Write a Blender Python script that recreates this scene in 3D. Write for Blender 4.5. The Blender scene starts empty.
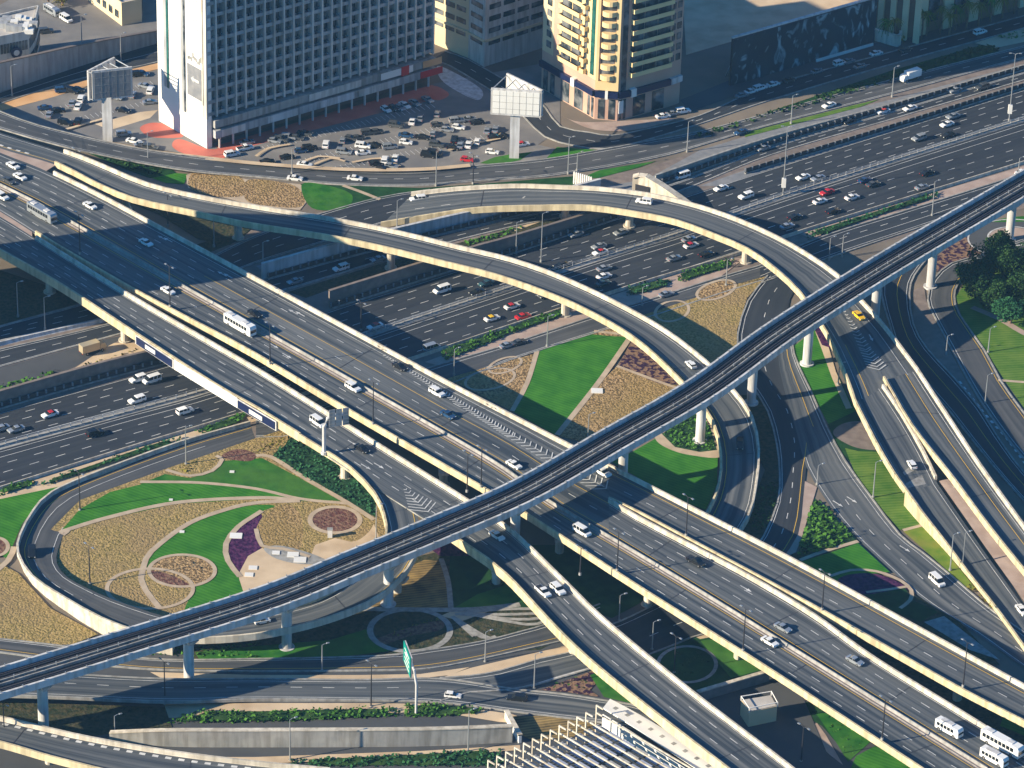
import bpy, math, random
from mathutils import Vector, Matrix
from mathutils.geometry import tessellate_polygon
random.seed(7)
R = math.radians
S = bpy.context.scene
COL = S.collection

# ------------------------------------------------------------------ camera
W_, H_ = 1024, 768
FPX = 4000.0; PITCH = R(30.0); ROLL = R(1.75); CAMH = 452.0
Fw = Vector((0, math.cos(PITCH), -math.sin(PITCH)))
R0 = Vector((1, 0, 0)); U0 = Vector((0, math.sin(PITCH), math.cos(PITCH)))
Ri = R0*math.cos(ROLL) + U0*math.sin(ROLL)
Ui = U0*math.cos(ROLL) - R0*math.sin(ROLL)
CP = Vector((0, -780, CAMH))
cam_d = bpy.data.cameras.new('camera'); cam = bpy.data.objects.new('camera', cam_d); COL.objects.link(cam)
cam.matrix_world = Matrix(((Ri.x, Ui.x, -Fw.x, CP.x), (Ri.y, Ui.y, -Fw.y, CP.y), (Ri.z, Ui.z, -Fw.z, CP.z), (0, 0, 0, 1)))
cam_d.sensor_width = 36; cam_d.lens = FPX/W_*36; cam_d.clip_start = 5; cam_d.clip_end = 20000
S.camera = cam

# ------------------------------------------------------------------ light
AZ = R(21); EL = R(22)          # AZ: direction the shadows fall (from +X towards +Y)
world = bpy.data.worlds.new('World'); S.world = world; world.use_nodes = True
wn = world.node_tree.nodes; wl = world.node_tree.links
bg = wn['Background']; sky = wn.new('ShaderNodeTexSky'); sky.sky_type = 'NISHITA'; sky.sun_disc = False
sky.sun_elevation = EL; sky.sun_rotation = math.atan2(-math.cos(AZ), -math.sin(AZ)); sky.air_density = 1.0; sky.dust_density = 0.3; sky.ozone_density = 3.0
tint = wn.new('ShaderNodeMixRGB'); tint.blend_type = 'MULTIPLY'; tint.inputs[0].default_value = 1; tint.inputs[2].default_value = (.22, .92, 1.45, 1)
wl.new(sky.outputs[0], tint.inputs[1]); wl.new(tint.outputs[0], bg.inputs[0]); bg.inputs[1].default_value = 0.052
sd = bpy.data.lights.new('sun', 'SUN'); sd.energy = 4.9; sd.angle = R(0.5); sd.color = (1.0, 0.86, 0.63)
sun = bpy.data.objects.new('sun', sd); COL.objects.link(sun)
sv = Vector((-math.cos(AZ)*math.cos(EL), -math.sin(AZ)*math.cos(EL), math.sin(EL)))
sun.rotation_euler = sv.to_track_quat('Z', 'Y').to_euler(); sun.location = sv*600
S.view_settings.view_transform = 'Standard'; S.view_settings.look = 'None'; S.view_settings.gamma = 1
S.view_settings.exposure = 1.05
S.render.engine = 'CYCLES'

# ------------------------------------------------------------------ helpers
def at(px, py, z=0.0):
    d = Fw + Ri*((px-W_/2)/FPX) - Ui*((py-H_/2)/FPX)
    t = (z-CP.z)/d.z
    return CP + d*t
def lift(base, py):                     # height above a ground point whose picture row is py
    lo, hi = 0, 200
    for _ in range(30):
        m = (lo+hi)/2; v = Vector((base.x, base.y, base.z+m))-CP
        y = H_/2-FPX*v.dot(Ui)/v.dot(Fw)
        if y > py: lo = m
        else: hi = m
    return lo
def pxl(p):
    v = Vector(p)-CP; k = FPX/v.dot(Fw)
    return (W_/2+k*v.dot(Ri), H_/2-k*v.dot(Ui))
def tag(o, label=None, cat=None, group=None, kind=None):
    if label: o['label'] = label
    if cat: o['category'] = cat
    if group: o['group'] = group
    if kind: o['kind'] = kind
    return o
def empty(name, loc, rz=0, **k):
    o = bpy.data.objects.new(name, None); COL.objects.link(o); o.location = loc; o.rotation_euler[2] = rz
    o.empty_display_size = 1
    return tag(o, **k)
class MB:
    def __init__(s): s.v = []; s.f = []
    def add(s, vs, fs):
        n = len(s.v); s.v += [tuple(v) for v in vs]; s.f += [tuple(i+n for i in f) for f in fs]; return s
    def obox(s, o, u, v, w):            # box from a corner and three edge vectors
        o, u, v, w = Vector(o), Vector(u), Vector(v), Vector(w)
        p = [o, o+u, o+u+v, o+v, o+w, o+u+w, o+u+v+w, o+v+w]
        return s.add(p, [(0,3,2,1),(4,5,6,7),(0,1,5,4),(1,2,6,5),(2,3,7,6),(3,0,4,7)])
    def box(s, x0, y0, z0, x1, y1, z1): return s.obox((x0,y0,z0), (x1-x0,0,0), (0,y1-y0,0), (0,0,z1-z0))
    def prism(s, poly, z0, z1, sc=1.0):
        n = len(poly); cx = sum(p[0] for p in poly)/n; cy = sum(p[1] for p in poly)/n
        vs = [(p[0], p[1], z0) for p in poly] + [(cx+(p[0]-cx)*sc, cy+(p[1]-cy)*sc, z1) for p in poly]
        return s.add(vs, [tuple(range(n))[::-1], tuple(range(n, 2*n))] + [(i, (i+1) % n, n+(i+1) % n, n+i) for i in range(n)])
    def tube(s, pts, rad, n=8):
        pts = [Vector(p) for p in pts]; vs = []; fs = []
        for i, p in enumerate(pts):
            d = (pts[min(i+1, len(pts)-1)]-pts[max(i-1, 0)]).normalized()
            a = d.cross(Vector((0.13, 0.2, 1)) if abs(d.z) < .9 else Vector((1, 0, 0))).normalized(); b = d.cross(a)
            r = rad[i] if isinstance(rad, (list, tuple)) else rad
            for k in range(n):
                t = 2*math.pi*k/n; vs.append(p+a*math.cos(t)*r+b*math.sin(t)*r)
        for i in range(len(pts)-1):
            for k in range(n): fs.append((i*n+k, i*n+(k+1) % n, (i+1)*n+(k+1) % n, (i+1)*n+k))
        fs.append(tuple(range(n))[::-1]); fs.append(tuple(range((len(pts)-1)*n, len(pts)*n)))
        return s.add(vs, fs)
    def cyl(s, x, y, z0, z1, r, n=16, r2=None): return s.tube([(x, y, z0), (x, y, z1)], [r, r2 or r], n)
    def build(s, name, mat, parent=None, smooth=False):
        me = bpy.data.meshes.new(name)
        off = Vector((0, 0, 0))
        if parent is not None and not parent.get('local'): off = parent.location if parent.parent is None else parent.parent.location+parent.location
        me.from_pydata([(v[0]-off.x, v[1]-off.y, v[2]-off.z) for v in s.v], [], s.f)
        me.materials.append(mat); me.validate()
        if smooth: me.polygons.foreach_set('use_smooth', [True]*len(me.polygons))
        o = bpy.data.objects.new(name, me); COL.objects.link(o)
        if parent is not None: o.parent = parent
        return o
def copy_tree(o, parent=None):
    c = o.copy(); COL.objects.link(c)
    if parent: c.parent = parent
    for ch in o.children: copy_tree(ch, c)
    return c

def mat(name, col, rough=0.8, col2=None, scale=0.3, bump=0.0, metal=0.0, detail=5, lo=0.35, hi=0.65, col3=None, scale3=0.03, mix3=0.5, spec=0.4):
    m = bpy.data.materials.new(name); m.use_nodes = True; n = m.node_tree.nodes; l = m.node_tree.links
    b = n['Principled BSDF']; b.inputs['Roughness'].default_value = rough; b.inputs['Metallic'].default_value = metal
    b.inputs['Specular IOR Level'].default_value = spec
    b.inputs['Base Color'].default_value = (*col, 1)
    if col2:
        tc = n.new('ShaderNodeTexCoord'); nz = n.new('ShaderNodeTexNoise'); nz.inputs['Scale'].default_value = scale; nz.inputs['Detail'].default_value = detail
        l.new(tc.outputs['Object'], nz.inputs['Vector'])
        r = n.new('ShaderNodeValToRGB'); r.color_ramp.elements[0].position = lo; r.color_ramp.elements[1].position = hi
        r.color_ramp.elements[0].color = (*col, 1); r.color_ramp.elements[1].color = (*col2, 1)
        l.new(nz.outputs[0], r.inputs[0]); out = r.outputs[0]
        if col3:
            n3 = n.new('ShaderNodeTexNoise'); n3.inputs['Scale'].default_value = scale3; n3.inputs['Detail'].default_value = 3
            l.new(tc.outputs['Object'], n3.inputs['Vector'])
            r3 = n.new('ShaderNodeValToRGB'); r3.color_ramp.elements[0].position = .45; r3.color_ramp.elements[1].position = .62
            r3.color_ramp.elements[0].color = (0, 0, 0, 1); r3.color_ramp.elements[1].color = (mix3, mix3, mix3, 1)
            l.new(n3.outputs[0], r3.inputs[0])
            mx = n.new('ShaderNodeMixRGB'); mx.inputs[2].default_value = (*col3, 1); l.new(r3.outputs[0], mx.inputs[0]); l.new(out, mx.inputs[1]); out = mx.outputs[0]
        l.new(out, b.inputs['Base Color'])
        if bump:
            bp = n.new('ShaderNodeBump'); bp.inputs['Strength'].default_value = bump; bp.inputs['Distance'].default_value = 0.5
            l.new(nz.outputs[0], bp.inputs['Height']); l.new(bp.outputs[0], b.inputs['Normal'])
    return m
def flat(name, c, rough=.5, metal=0, spec=.4): return mat(name, c, rough, metal=metal, spec=spec)
M = dict(
 ground=mat('ground', (.13, .11, .09), .95, (.22, .18, .14), .05, .2),
 asphalt=mat('asphalt_highway', (.020, .026, .038), .85, (.030, .036, .048), .12, 0, col3=(.038, .044, .055), scale3=.02),
 asphalt2=mat('asphalt_flyover', (.045, .058, .074), .8, (.070, .084, .098), .10, 0, col3=(.11, .12, .126), scale3=.035),
 asphalt3=mat('asphalt_service', (.05, .056, .066), .85, (.085, .088, .092), .12, 0),
 lot=mat('asphalt_parking', (.16, .155, .155), .85, (.24, .225, .21), .15, 0, col3=(.12, .12, .13), scale3=.05),
 cream=mat('concrete_cream', (.54, .49, .41), .85, (.68, .62, .52), .5, .05, lo=.3, hi=.62, col3=(.46, .41, .33), scale3=.11, mix3=.6),
 yellowc=mat('concrete_ochre', (.54, .46, .30), .85, (.70, .59, .37), .5, .05, lo=.3, hi=.62, col3=(.46, .39, .26), scale3=.11, mix3=.6),
 grey=mat('concrete_grey', (.30, .30, .29), .85, (.40, .39, .37), .3, .05, col3=(.22, .22, .22), scale3=.08),
 pale=mat('concrete_pale', (.56, .56, .57), .7, (.66, .65, .65), .3, .03, col3=(.42, .42, .42), scale3=.05),
 slope=mat('sloped_paving', (.17, .135, .12), .9, (.24, .195, .17), .5, .1, col3=(.14, .12, .11), scale3=.06),
 slopeg=mat('sloped_paving_grey', (.17, .18, .2), .9, (.24, .24, .25), .5, .1),
 grass=mat('lawn', (.016, .11, .014), .95, (.045, .18, .02), .35, .3, col3=(.07, .15, .03), scale3=.06, mix3=.5, spec=.1),
 grassy=mat('lawn_dry', (.10, .19, .02), .95, (.19, .24, .035), .3, .3, col3=(.30, .23, .07), scale3=.07, mix3=.7, spec=.1),
 dgrass=mat('lawn_deep', (.01, .045, .015), .95, (.02, .075, .022), .4, .3, spec=.1),
 scrub=mat('dry_scrub', (.42, .30, .13), 1, (.17, .14, .045), 2.0, .8, detail=9, lo=.36, hi=.68, col3=(.30, .21, .11), scale3=.07, mix3=.6, spec=.1),
 tan=mat('dry_planting', (.46, .31, .16), 1, (.15, .10, .05), 2.0, .8, detail=9, lo=.42, hi=.58, col3=(.28, .2, .07), scale3=.05, mix3=.6, spec=.1),
 purple=mat('purple_flowers', (.035, .008, .05), 1, (.10, .03, .09), 1.2, .6, detail=7, lo=.4, hi=.6, spec=.1),
 purpletan=mat('purple_flowers_sparse', (.24, .15, .10), 1, (.04, .018, .045), .9, .6, detail=7, lo=.46, hi=.53, spec=.1),
 maroon=mat('maroon_shrubs', (.12, .05, .045), 1, (.22, .13, .09), 1.6, .8, detail=7, lo=.42, hi=.58, spec=.1),
 plantbed=mat('planting_bed', (.012, .045, .02), 1, (.03, .08, .03), 1.2, .6, spec=.1),
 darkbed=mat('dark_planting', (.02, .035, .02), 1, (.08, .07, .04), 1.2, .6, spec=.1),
 path=mat('path_pale', (.40, .31, .22), .9, (.50, .40, .29), .4, .05),
 sand=mat('sand', (.46, .34, .22), .95, (.60, .46, .31), .2, .15, col3=(.66, .52, .36), scale3=.05),
 orange=mat('sand_orange', (.55, .30, .13), .95, (.66, .40, .2), .15, .15),
 pink=mat('paving_pink', (.34, .25, .21), .9, (.43, .33, .28), .3, .05),
 red=mat('paving_red', (.50, .12, .08), .8, (.58, .17, .12), .2, .03),
 white=mat('paint_white', (.45, .46, .47), .7, (.7, .7, .68), .4), yellow=flat('paint_yellow', (.72, .45, .06), .6),
 leaf=mat('foliage', (.03, .10, .015), .9, (.08, .20, .03), .7, 0, spec=.1), leafb=mat('foliage_bluish', (.015, .07, .03), .9, (.04, .13, .05), .7, 0, spec=.1),
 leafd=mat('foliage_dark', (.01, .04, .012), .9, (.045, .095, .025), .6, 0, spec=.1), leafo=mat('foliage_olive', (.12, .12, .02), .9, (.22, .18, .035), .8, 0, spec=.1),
 bark=mat('bark', (.14, .09, .06), .95, (.2, .14, .1), 3, .3),
 metal=flat('galvanised_metal', (.42, .44, .46), .45, .6), dmetal=flat('dark_metal', (.05, .05, .06), .5, .4),
 glass=mat('dark_glass', (.012, .02, .03), .12, (.035, .05, .06), .4, 0, col3=(.22, .23, .24), scale3=.31, mix3=.8, spec=.6), carglass=flat('car_glass', (.012, .016, .02), .08, 0, .7),
 tealglass=mat('teal_glass', (.015, .08, .075), .15, (.03, .14, .12), .5, 0, spec=.6),
 rubber=flat('rubber', (.015, .015, .015), .8), hub=flat('wheel_hub', (.4, .4, .42), .35, .7),
 rail=flat('steel_rail', (.16, .14, .15), .5, .4), ballast=mat('track_bed', (.010, .014, .026), .9, (.018, .024, .038), .5, .1),
 wwall=mat('white_cladding', (.70, .69, .66), .6, (.78, .77, .74), .1, 0), gwall=mat('grey_cladding', (.34, .35, .37), .6, (.42, .43, .44), .15, 0),
 bwall=mat('beige_render', (.60, .48, .30), .7, (.70, .57, .37), .1, 0), pwall=mat('pink_render', (.46, .29, .22), .7, (.53, .35, .27), .12, 0), ywall=mat('yellow_render', (.72, .54, .27), .7, (.78, .60, .32), .12, 0),
 cwall=mat('pale_render', (.55, .53, .50), .7, (.63, .61, .57), .12, 0), brown=mat('brown_render', (.16, .10, .075), .8, (.22, .14, .10), .1, 0),
 navy=flat('navy_fascia', (.008, .015, .06), .4), roofm=mat('flat_roof', (.38, .36, .34), .9, (.5, .47, .44), .2, .05),
 green=flat('sign_green', (.0, .24, .20), .5), shadecloth=mat('louvre_panel', (.26, .31, .44), .6, (.34, .38, .50), .2, 0),
 lampw=flat('lens_white', (.75, .75, .7), .3), taill=flat('lens_red', (.35, .02, .02), .3), redp=flat('red_paint', (.5, .03, .03), .4),
 skin=flat('skin', (.25, .13, .08), .6), cloth=flat('cloth_blue', (.05, .09, .2), .9),
)
def streaks(m, light, dark, amt):
    n = m.node_tree.nodes; l = m.node_tree.links; b = n['Principled BSDF']; old = b.inputs['Base Color'].links[0].from_socket
    uv = n.new('ShaderNodeUVMap'); uv.uv_map = 'road'; mp = n.new('ShaderNodeMapping'); mp.inputs['Scale'].default_value = (.75, .012, 1); l.new(uv.outputs[0], mp.inputs[0])
    nz = n.new('ShaderNodeTexNoise'); nz.inputs['Scale'].default_value = 1; nz.inputs['Detail'].default_value = 4; l.new(mp.outputs[0], nz.inputs['Vector'])
    r = n.new('ShaderNodeValToRGB'); r.color_ramp.elements[0].position = .38; r.color_ramp.elements[1].position = .66; r.color_ramp.elements[0].color = (*dark, 1); r.color_ramp.elements[1].color = (*light, 1)
    l.new(nz.outputs[0], r.inputs[0]); mx = n.new('ShaderNodeMixRGB'); mx.inputs[0].default_value = amt; l.new(old, mx.inputs[1]); l.new(r.outputs[0], mx.inputs[2]); l.new(mx.outputs[0], b.inputs['Base Color'])
streaks(M['asphalt2'], (.20, .205, .205), (.022, .032, .048), .62)
streaks(M['asphalt3'], (.12, .12, .125), (.032, .038, .048), .5)
streaks(M['asphalt'], (.04, .046, .055), (.014, .019, .03), .5)
def weather(m):                          # drip streaks: noise stretched down the wall
    n = m.node_tree.nodes; l = m.node_tree.links; b = n['Principled BSDF']; old = b.inputs['Base Color'].links[0].from_socket
    tc = n.new('ShaderNodeTexCoord'); mp = n.new('ShaderNodeMapping'); mp.inputs['Scale'].default_value = (1.1, 1.1, .12); l.new(tc.outputs['Object'], mp.inputs[0])
    nz = n.new('ShaderNodeTexNoise'); nz.inputs['Scale'].default_value = .8; nz.inputs['Detail'].default_value = 5; l.new(mp.outputs[0], nz.inputs['Vector'])
    r = n.new('ShaderNodeValToRGB'); r.color_ramp.elements[0].position = .36; r.color_ramp.elements[1].position = .58; r.color_ramp.elements[0].color = (.62, .60, .57, 1); r.color_ramp.elements[1].color = (1, 1, 1, 1)
    l.new(nz.outputs[0], r.inputs[0]); mx = n.new('ShaderNodeMixRGB'); mx.blend_type = 'MULTIPLY'; mx.inputs[0].default_value = .8; l.new(old, mx.inputs[1]); l.new(r.outputs[0], mx.inputs[2]); l.new(mx.outputs[0], b.inputs['Base Color'])
for k_ in ('cream', 'yellowc', 'grey', 'pale', 'gwall', 'cwall'): weather(M[k_])
def mat_mural():
    m = mat('mural_print', (.012, .02, .035), .6, (.02, .05, .07), .12, 0, lo=.3, hi=.7); n = m.node_tree.nodes; l = m.node_tree.links
    b = n['Principled BSDF']; old = b.inputs['Base Color'].links[0].from_socket
    tc = n.new('ShaderNodeTexCoord'); mp = n.new('ShaderNodeMapping'); mp.inputs['Scale'].default_value = (1, 1, .55); l.new(tc.outputs['Object'], mp.inputs[0])
    nz = n.new('ShaderNodeTexNoise'); nz.inputs['Scale'].default_value = .28; nz.inputs['Detail'].default_value = 8; nz.inputs['Distortion'].default_value = 1.4; l.new(mp.outputs[0], nz.inputs['Vector'])
    r = n.new('ShaderNodeValToRGB'); r.color_ramp.elements[0].position = .53; r.color_ramp.elements[1].position = .68; l.new(nz.outputs[0], r.inputs[0])
    mx = n.new('ShaderNodeMixRGB'); l.new(r.outputs[0], mx.inputs[0]); l.new(old, mx.inputs[1]); mx.inputs[2].default_value = (.34, .46, .5, 1)
    l.new(mx.outputs[0], b.inputs['Base Color']); return m
M['mural'] = mat_mural()
def mat_lines(name, c1, c2, scale, ang, thr=.5):          # mown stripes, louvres: a real repeating surface colour
    m = bpy.data.materials.new(name); m.use_nodes = True; n = m.node_tree.nodes; l = m.node_tree.links; b = n['Principled BSDF']; b.inputs['Roughness'].default_value = .9
    tc = n.new('ShaderNodeTexCoord'); mp = n.new('ShaderNodeMapping'); mp.inputs['Rotation'].default_value = (0, 0, ang); l.new(tc.outputs['Object'], mp.inputs[0])
    w = n.new('ShaderNodeTexWave'); w.inputs['Scale'].default_value = scale; w.inputs['Distortion'].default_value = 1.0; w.inputs['Detail'].default_value = 3; w.inputs['Detail Scale'].default_value = .6; l.new(mp.outputs[0], w.inputs['Vector'])
    nz = n.new('ShaderNodeTexNoise'); nz.inputs['Scale'].default_value = .25; nz.inputs['Detail'].default_value = 6; l.new(tc.outputs['Object'], nz.inputs['Vector'])
    ad = n.new('ShaderNodeMath'); ad.operation = 'MULTIPLY_ADD'; l.new(w.outputs['Fac'], ad.inputs[0]); ad.inputs[1].default_value = .22; l.new(nz.outputs[0], ad.inputs[2])
    r = n.new('ShaderNodeValToRGB'); r.color_ramp.elements[0].position = .38; r.color_ramp.elements[1].position = .85; r.color_ramp.elements[0].color = (*c1, 1); r.color_ramp.elements[1].color = (*c2, 1)
    l.new(ad.outputs[0], r.inputs[0]); l.new(r.outputs[0], b.inputs['Base Color']); b.inputs['Specular IOR Level'].default_value = .1
    return m
M['mown'] = mat_lines('lawn_mown', (.022, .13, .012), (.06, .22, .022), .33, R(-60))
M['mown2'] = mat_lines('lawn_mown_light', (.05, .14, .015), (.14, .22, .04), .30, R(80))
M['rowbed'] = mat_lines('planted_rows', (.05, .045, .03), (.36, .25, .10), .36, R(75))

def cr(P, t):                            # Catmull-Rom over tuples, t in 0..len-1
    n = len(P); i = min(int(t), n-2); f = t-i
    p1, p2 = P[i], P[i+1]; p0 = P[i-1] if i > 0 else [2*a-b for a, b in zip(p1, p2)]; p3 = P[i+2] if i+2 < n else [2*b-a for a, b in zip(p1, p2)]
    return [0.5*((2*b)+(c-a)*f+(2*a-5*b+4*c-d)*f*f+(3*b-a-3*c+d)*f**3) for a, b, c, d in zip(p0, p1, p2, p3)]
def crc(P, k=6):
    n = len(P); out = []
    for i in range(n):
        for j in range(k):
            f = j/k; p0, p1, p2, p3 = P[i-1], P[i], P[(i+1) % n], P[(i+2) % n]
            out.append(tuple(0.5*((2*b)+(c-a)*f+(2*a-5*b+4*c-d)*f*f+(3*b-a-3*c+d)*f**3) for a, b, c, d in zip(p0, p1, p2, p3)))
    return out
def smooth_line(P, step=4.0):
    out = []
    for i in range(len(P)-1):
        L = (Vector(P[i+1][:2])-Vector(P[i][:2])).length; k = max(2, int(L/step))
        for j in range(k): out.append(cr(P, i+j/k))
    out.append(list(P[-1])); return out
def nrm(L, i):                           # left-hand XY normal of a 3D polyline
    a = L[max(i-1, 0)]; b = L[min(i+1, len(L)-1)]; d = Vector((b[0]-a[0], b[1]-a[1], 0))
    if d.length < 1e-6: d = Vector((1, 0, 0))
    d.normalize(); return Vector((-d.y, d.x, 0))
def sweep(mb, L, prof, sgn=1, closed=True):
    """prof: (offset, dz) points, offset along sgn*normal"""
    n = len(prof); vs = []
    for i, p in enumerate(L):
        q = nrm(L, i)*sgn
        for o, dz in prof: vs.append((p[0]+q.x*o, p[1]+q.y*o, p[2]+dz))
    fs = []
    for i in range(len(L)-1):
        for k in range(n if closed else n-1): fs.append((i*n+k, i*n+(k+1) % n, (i+1)*n+(k+1) % n, (i+1)*n+k))
    if closed: fs += [tuple(range(n)), tuple(range((len(L)-1)*n, len(L)*n))]
    mb.add(vs, fs)

def secs(lst):                           # (x, ytop, ybot, z) or (xl, yl, xr, yr, z)
    return [(s[0], s[1], s[0], s[2], s[3]) if len(s) == 4 else s for s in lst]
def edges(lst, par=0.0):
    ss = smooth_line(secs(lst), 14); L = []; Rr = []
    for a in ss:
        z = a[4]; p = at(a[0], a[1], z+par); q = at(a[2], a[3], z+par)
        L.append(Vector((p.x, p.y, z))); Rr.append(Vector((q.x, q.y, z)))
    return L, Rr
def road_uv(o, L, Rr):
    n = len(L); uv = o.data.uv_layers.new(name='road'); W = sum((a-b).length for a, b in zip(L, Rr))/n; ac = [0]
    for i in range(n-1): ac.append(ac[-1]+(L[i+1]-L[i]).length)
    for lp in o.data.loops:
        k = lp.vertex_index; uv.data[lp.index].uv = (0 if k < n else W, ac[k % n])
def sheet(mb, L, Rr, dz=0.0):
    n = len(L); mb.add([(p.x, p.y, p.z+dz) for p in L]+[(p.x, p.y, p.z+dz) for p in Rr], [(i, i+1, n+i+1, n+i) for i in range(n-1)])
def lerp_line(L, Rr, t): return [a.lerp(b, t) for a, b in zip(L, Rr)]
def strip(mb, C, w, dz, a=0, b=1e9):     # strip along centreline C between distances a..b
    s = 0; pts = []
    for i in range(len(C)-1):
        d = (C[i+1]-C[i]).length
        if d < 1e-6: continue
        if s+d > a and s < b:
            f0 = max(0, (a-s)/d); f1 = min(1, (b-s)/d)
            if not pts: pts.append((C[i].lerp(C[i+1], f0), nrm(C, i)))
            pts.append((C[i].lerp(C[i+1], f1), nrm(C, i+1) if f1 == 1 else nrm(C, i)))
        s += d
    if len(pts) < 2: return
    n = len(pts); vs = [p+q*w/2+Vector((0, 0, dz)) for p, q in pts]+[p-q*w/2+Vector((0, 0, dz)) for p, q in pts]
    mb.add(vs, [(i, i+1, n+i+1, n+i) for i in range(n-1)])
def length(C): return sum((C[i+1]-C[i]).length for i in range(len(C)-1))
def marks(L, Rr, spec, dz):
    w = MB(); y = MB()
    for m in spec:
        t, kind = m[0], m[1]; C = lerp_line(L, Rr, t); T = length(C); tgt = y if 'y' in kind else w
        a0 = (m[2] if len(m) > 2 else 0)*T; a1 = (m[3] if len(m) > 3 else 1)*T
        if 'd' in kind:
            s = a0+random.random()*6
            while s < a1: strip(tgt, C, .16, dz, s, min(s+2.3, a1)); s += 6.4
        elif 'b' in kind:
            s = a0
            while s < a1: strip(tgt, C, .7, dz, s, s+1.2); s += 2.6
        else: strip(tgt, C, .13, dz, a0, a1)
    return w, y
TH = {}
def circ(n=14): return [(math.cos(2*math.pi*k/n), math.sin(2*math.pi*k/n)) for k in range(n)]

def bridge(name, label, cat, lst, spec, piers=(), m='asphalt2', solid=False, par=(1, 1), group=None, fm='yellowc', thick=1.3, surface='road_surface', pstart=(-999, -999), pfrac=(0, 0)):
    L, Rr = edges(lst, 1.0)
    c = (L[len(L)//2]+Rr[len(Rr)//2])/2
    rt = empty(name, (c.x, c.y, 0), label=label, cat=cat, group=group)
    top = MB(); sheet(top, L, Rr, 0); road_uv(top.build(surface, M[m], rt), L, Rr)
    w, y = marks(L, Rr, spec, .03)
    if w.v: w.build('lane_marking', M['white'], rt)
    if y.v: y.build('edge_line', M['yellow'], rt)
    g = MB(); n = len(L)                 # girder or solid walls
    if solid:
        vs = []
        for i in range(n):
            for P, t in ((L[i], .012), (Rr[i], .012)):
                o = (Rr[i]-L[i])*t*(1 if P is L[i] else -1)
                vs += [(P.x+o.x, P.y+o.y, P.z-.05), (P.x+o.x, P.y+o.y, -.1)]
        fs = []
        for i in range(n-1): a = 4*i; fs += [(a, a+4, a+5, a+1), (a+2, a+3, a+7, a+6)]
        fs += [(0, 1, 3, 2), (4*n-4, 4*n-3, 4*n-1, 4*n-2)]
        g.add(vs, fs); g.build('retaining_wall', M[fm], rt)
    else:
        vs = []
        for i in range(n):
            d = (Rr[i]-L[i])
            for t, z in ((.01, -.06), (.01, -.45), (.2, -.6), (.27, -thick-.4), (.73, -thick-.4), (.8, -.6), (.99, -.45), (.99, -.06)):
                p = L[i]+d*t; vs.append((p.x, p.y, p.z+z))
        fs = []
        for i in range(n-1):
            for k in range(8): fs.append((8*i+k, 8*i+(k+1) % 8, 8*i+8+(k+1) % 8, 8*i+8+k))
        fs += [tuple(range(8)), tuple(range(8*n-8, 8*n))]
        g.add(vs, fs); g.build('girder', M['grey'], rt)
    acc = 18; T0 = 0
    for i in range(1, n-1):
        T0 += (L[i]-L[i-1]).length
        if T0 > acc and not solid:
            acc += 34; tg_ = (L[i+1]-L[i]).normalized(); j_ = min(range(n), key=lambda j: abs((Rr[j]-L[i]).dot(tg_))); a_, c_ = L[i].lerp(Rr[j_], .05), L[i].lerp(Rr[j_], .95); q_ = tg_*.11; z_ = Vector((0, 0, .02))
            MB().add([a_-q_+z_, a_+q_+z_, c_+q_+z_, c_-q_+z_], [(0, 3, 2, 1)]).build('expansion_joint', M['dmetal'], rt)
    side = (Rr[0]-L[0]).dot(nrm(L, 0)) > 0
    for k, (E, sg) in enumerate(((L, 1 if side else -1), (Rr, -1 if side else 1))):
        if not par[k]: continue
        E = [e for e in E if pxl((e.x, e.y, e.z+1))[0] >= pstart[k]] if pstart[k] > -900 else E
        if pfrac[k]: E = E[int(len(E)*pfrac[k]):]
        b = MB(); lo = -.55 if not solid else -.02
        sweep(b, E, [(-.22, lo), (-.22, 1.0), (.22, 1.0), (.26, .15), (.34, .05), (.34, .012), (-.10, .012), (-.10, lo)], sg)
        b.build('parapet', M['cream' if k == 0 else fm], rt)
    for px, py in piers:
        p = at(px, py, 0); best = min(range(n), key=lambda i: min(((L[i].lerp(Rr[i], t)).xy-p.xy).length for t in (.3, .5, .7)))
        t = min((.3, .4, .5, .6, .7), key=lambda t: (L[best].lerp(Rr[best], t).xy-p.xy).length)
        q = L[best].lerp(Rr[best], t); u = (Rr[best]-L[best]); u.z = 0; wd = u.length; u.normalize(); v = Vector((-u.y, u.x, 0))
        pb = MB(); r = 0.95
        poly = [(q.x+u.x*a*r*1.25+v.x*b_*r, q.y+u.y*a*r*1.25+v.y*b_*r) for a, b_ in circ()]
        pb.prism(poly, -.2, q.z-thick-1.2)
        cw = min(wd*.3, 3.4)
        cap = [q-u*cw-v*1.1, q+u*cw-v*1.1, q+u*cw+v*1.1, q-u*cw+v*1.1]
        pb.prism([(a.x, a.y) for a in [q+(a-q)*.45 for a in cap]], q.z-thick-2.0, q.z-thick-1.0, 2.1)
        pb.prism([(a.x, a.y) for a in cap], q.z-thick-1.0, q.z-thick-.38)
        foot = [(q.x+a*1.5, q.y+b_*1.5) for a, b_ in circ()]
        pb.prism(foot, -.1, .35)
        pb.build('pier', M['cream'], rt)
    TH[name+label] = (L, Rr, rt)
    return L, Rr, rt
LV = [0.02]
def nextz(): LV[0] += .0025; return LV[0]
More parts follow.
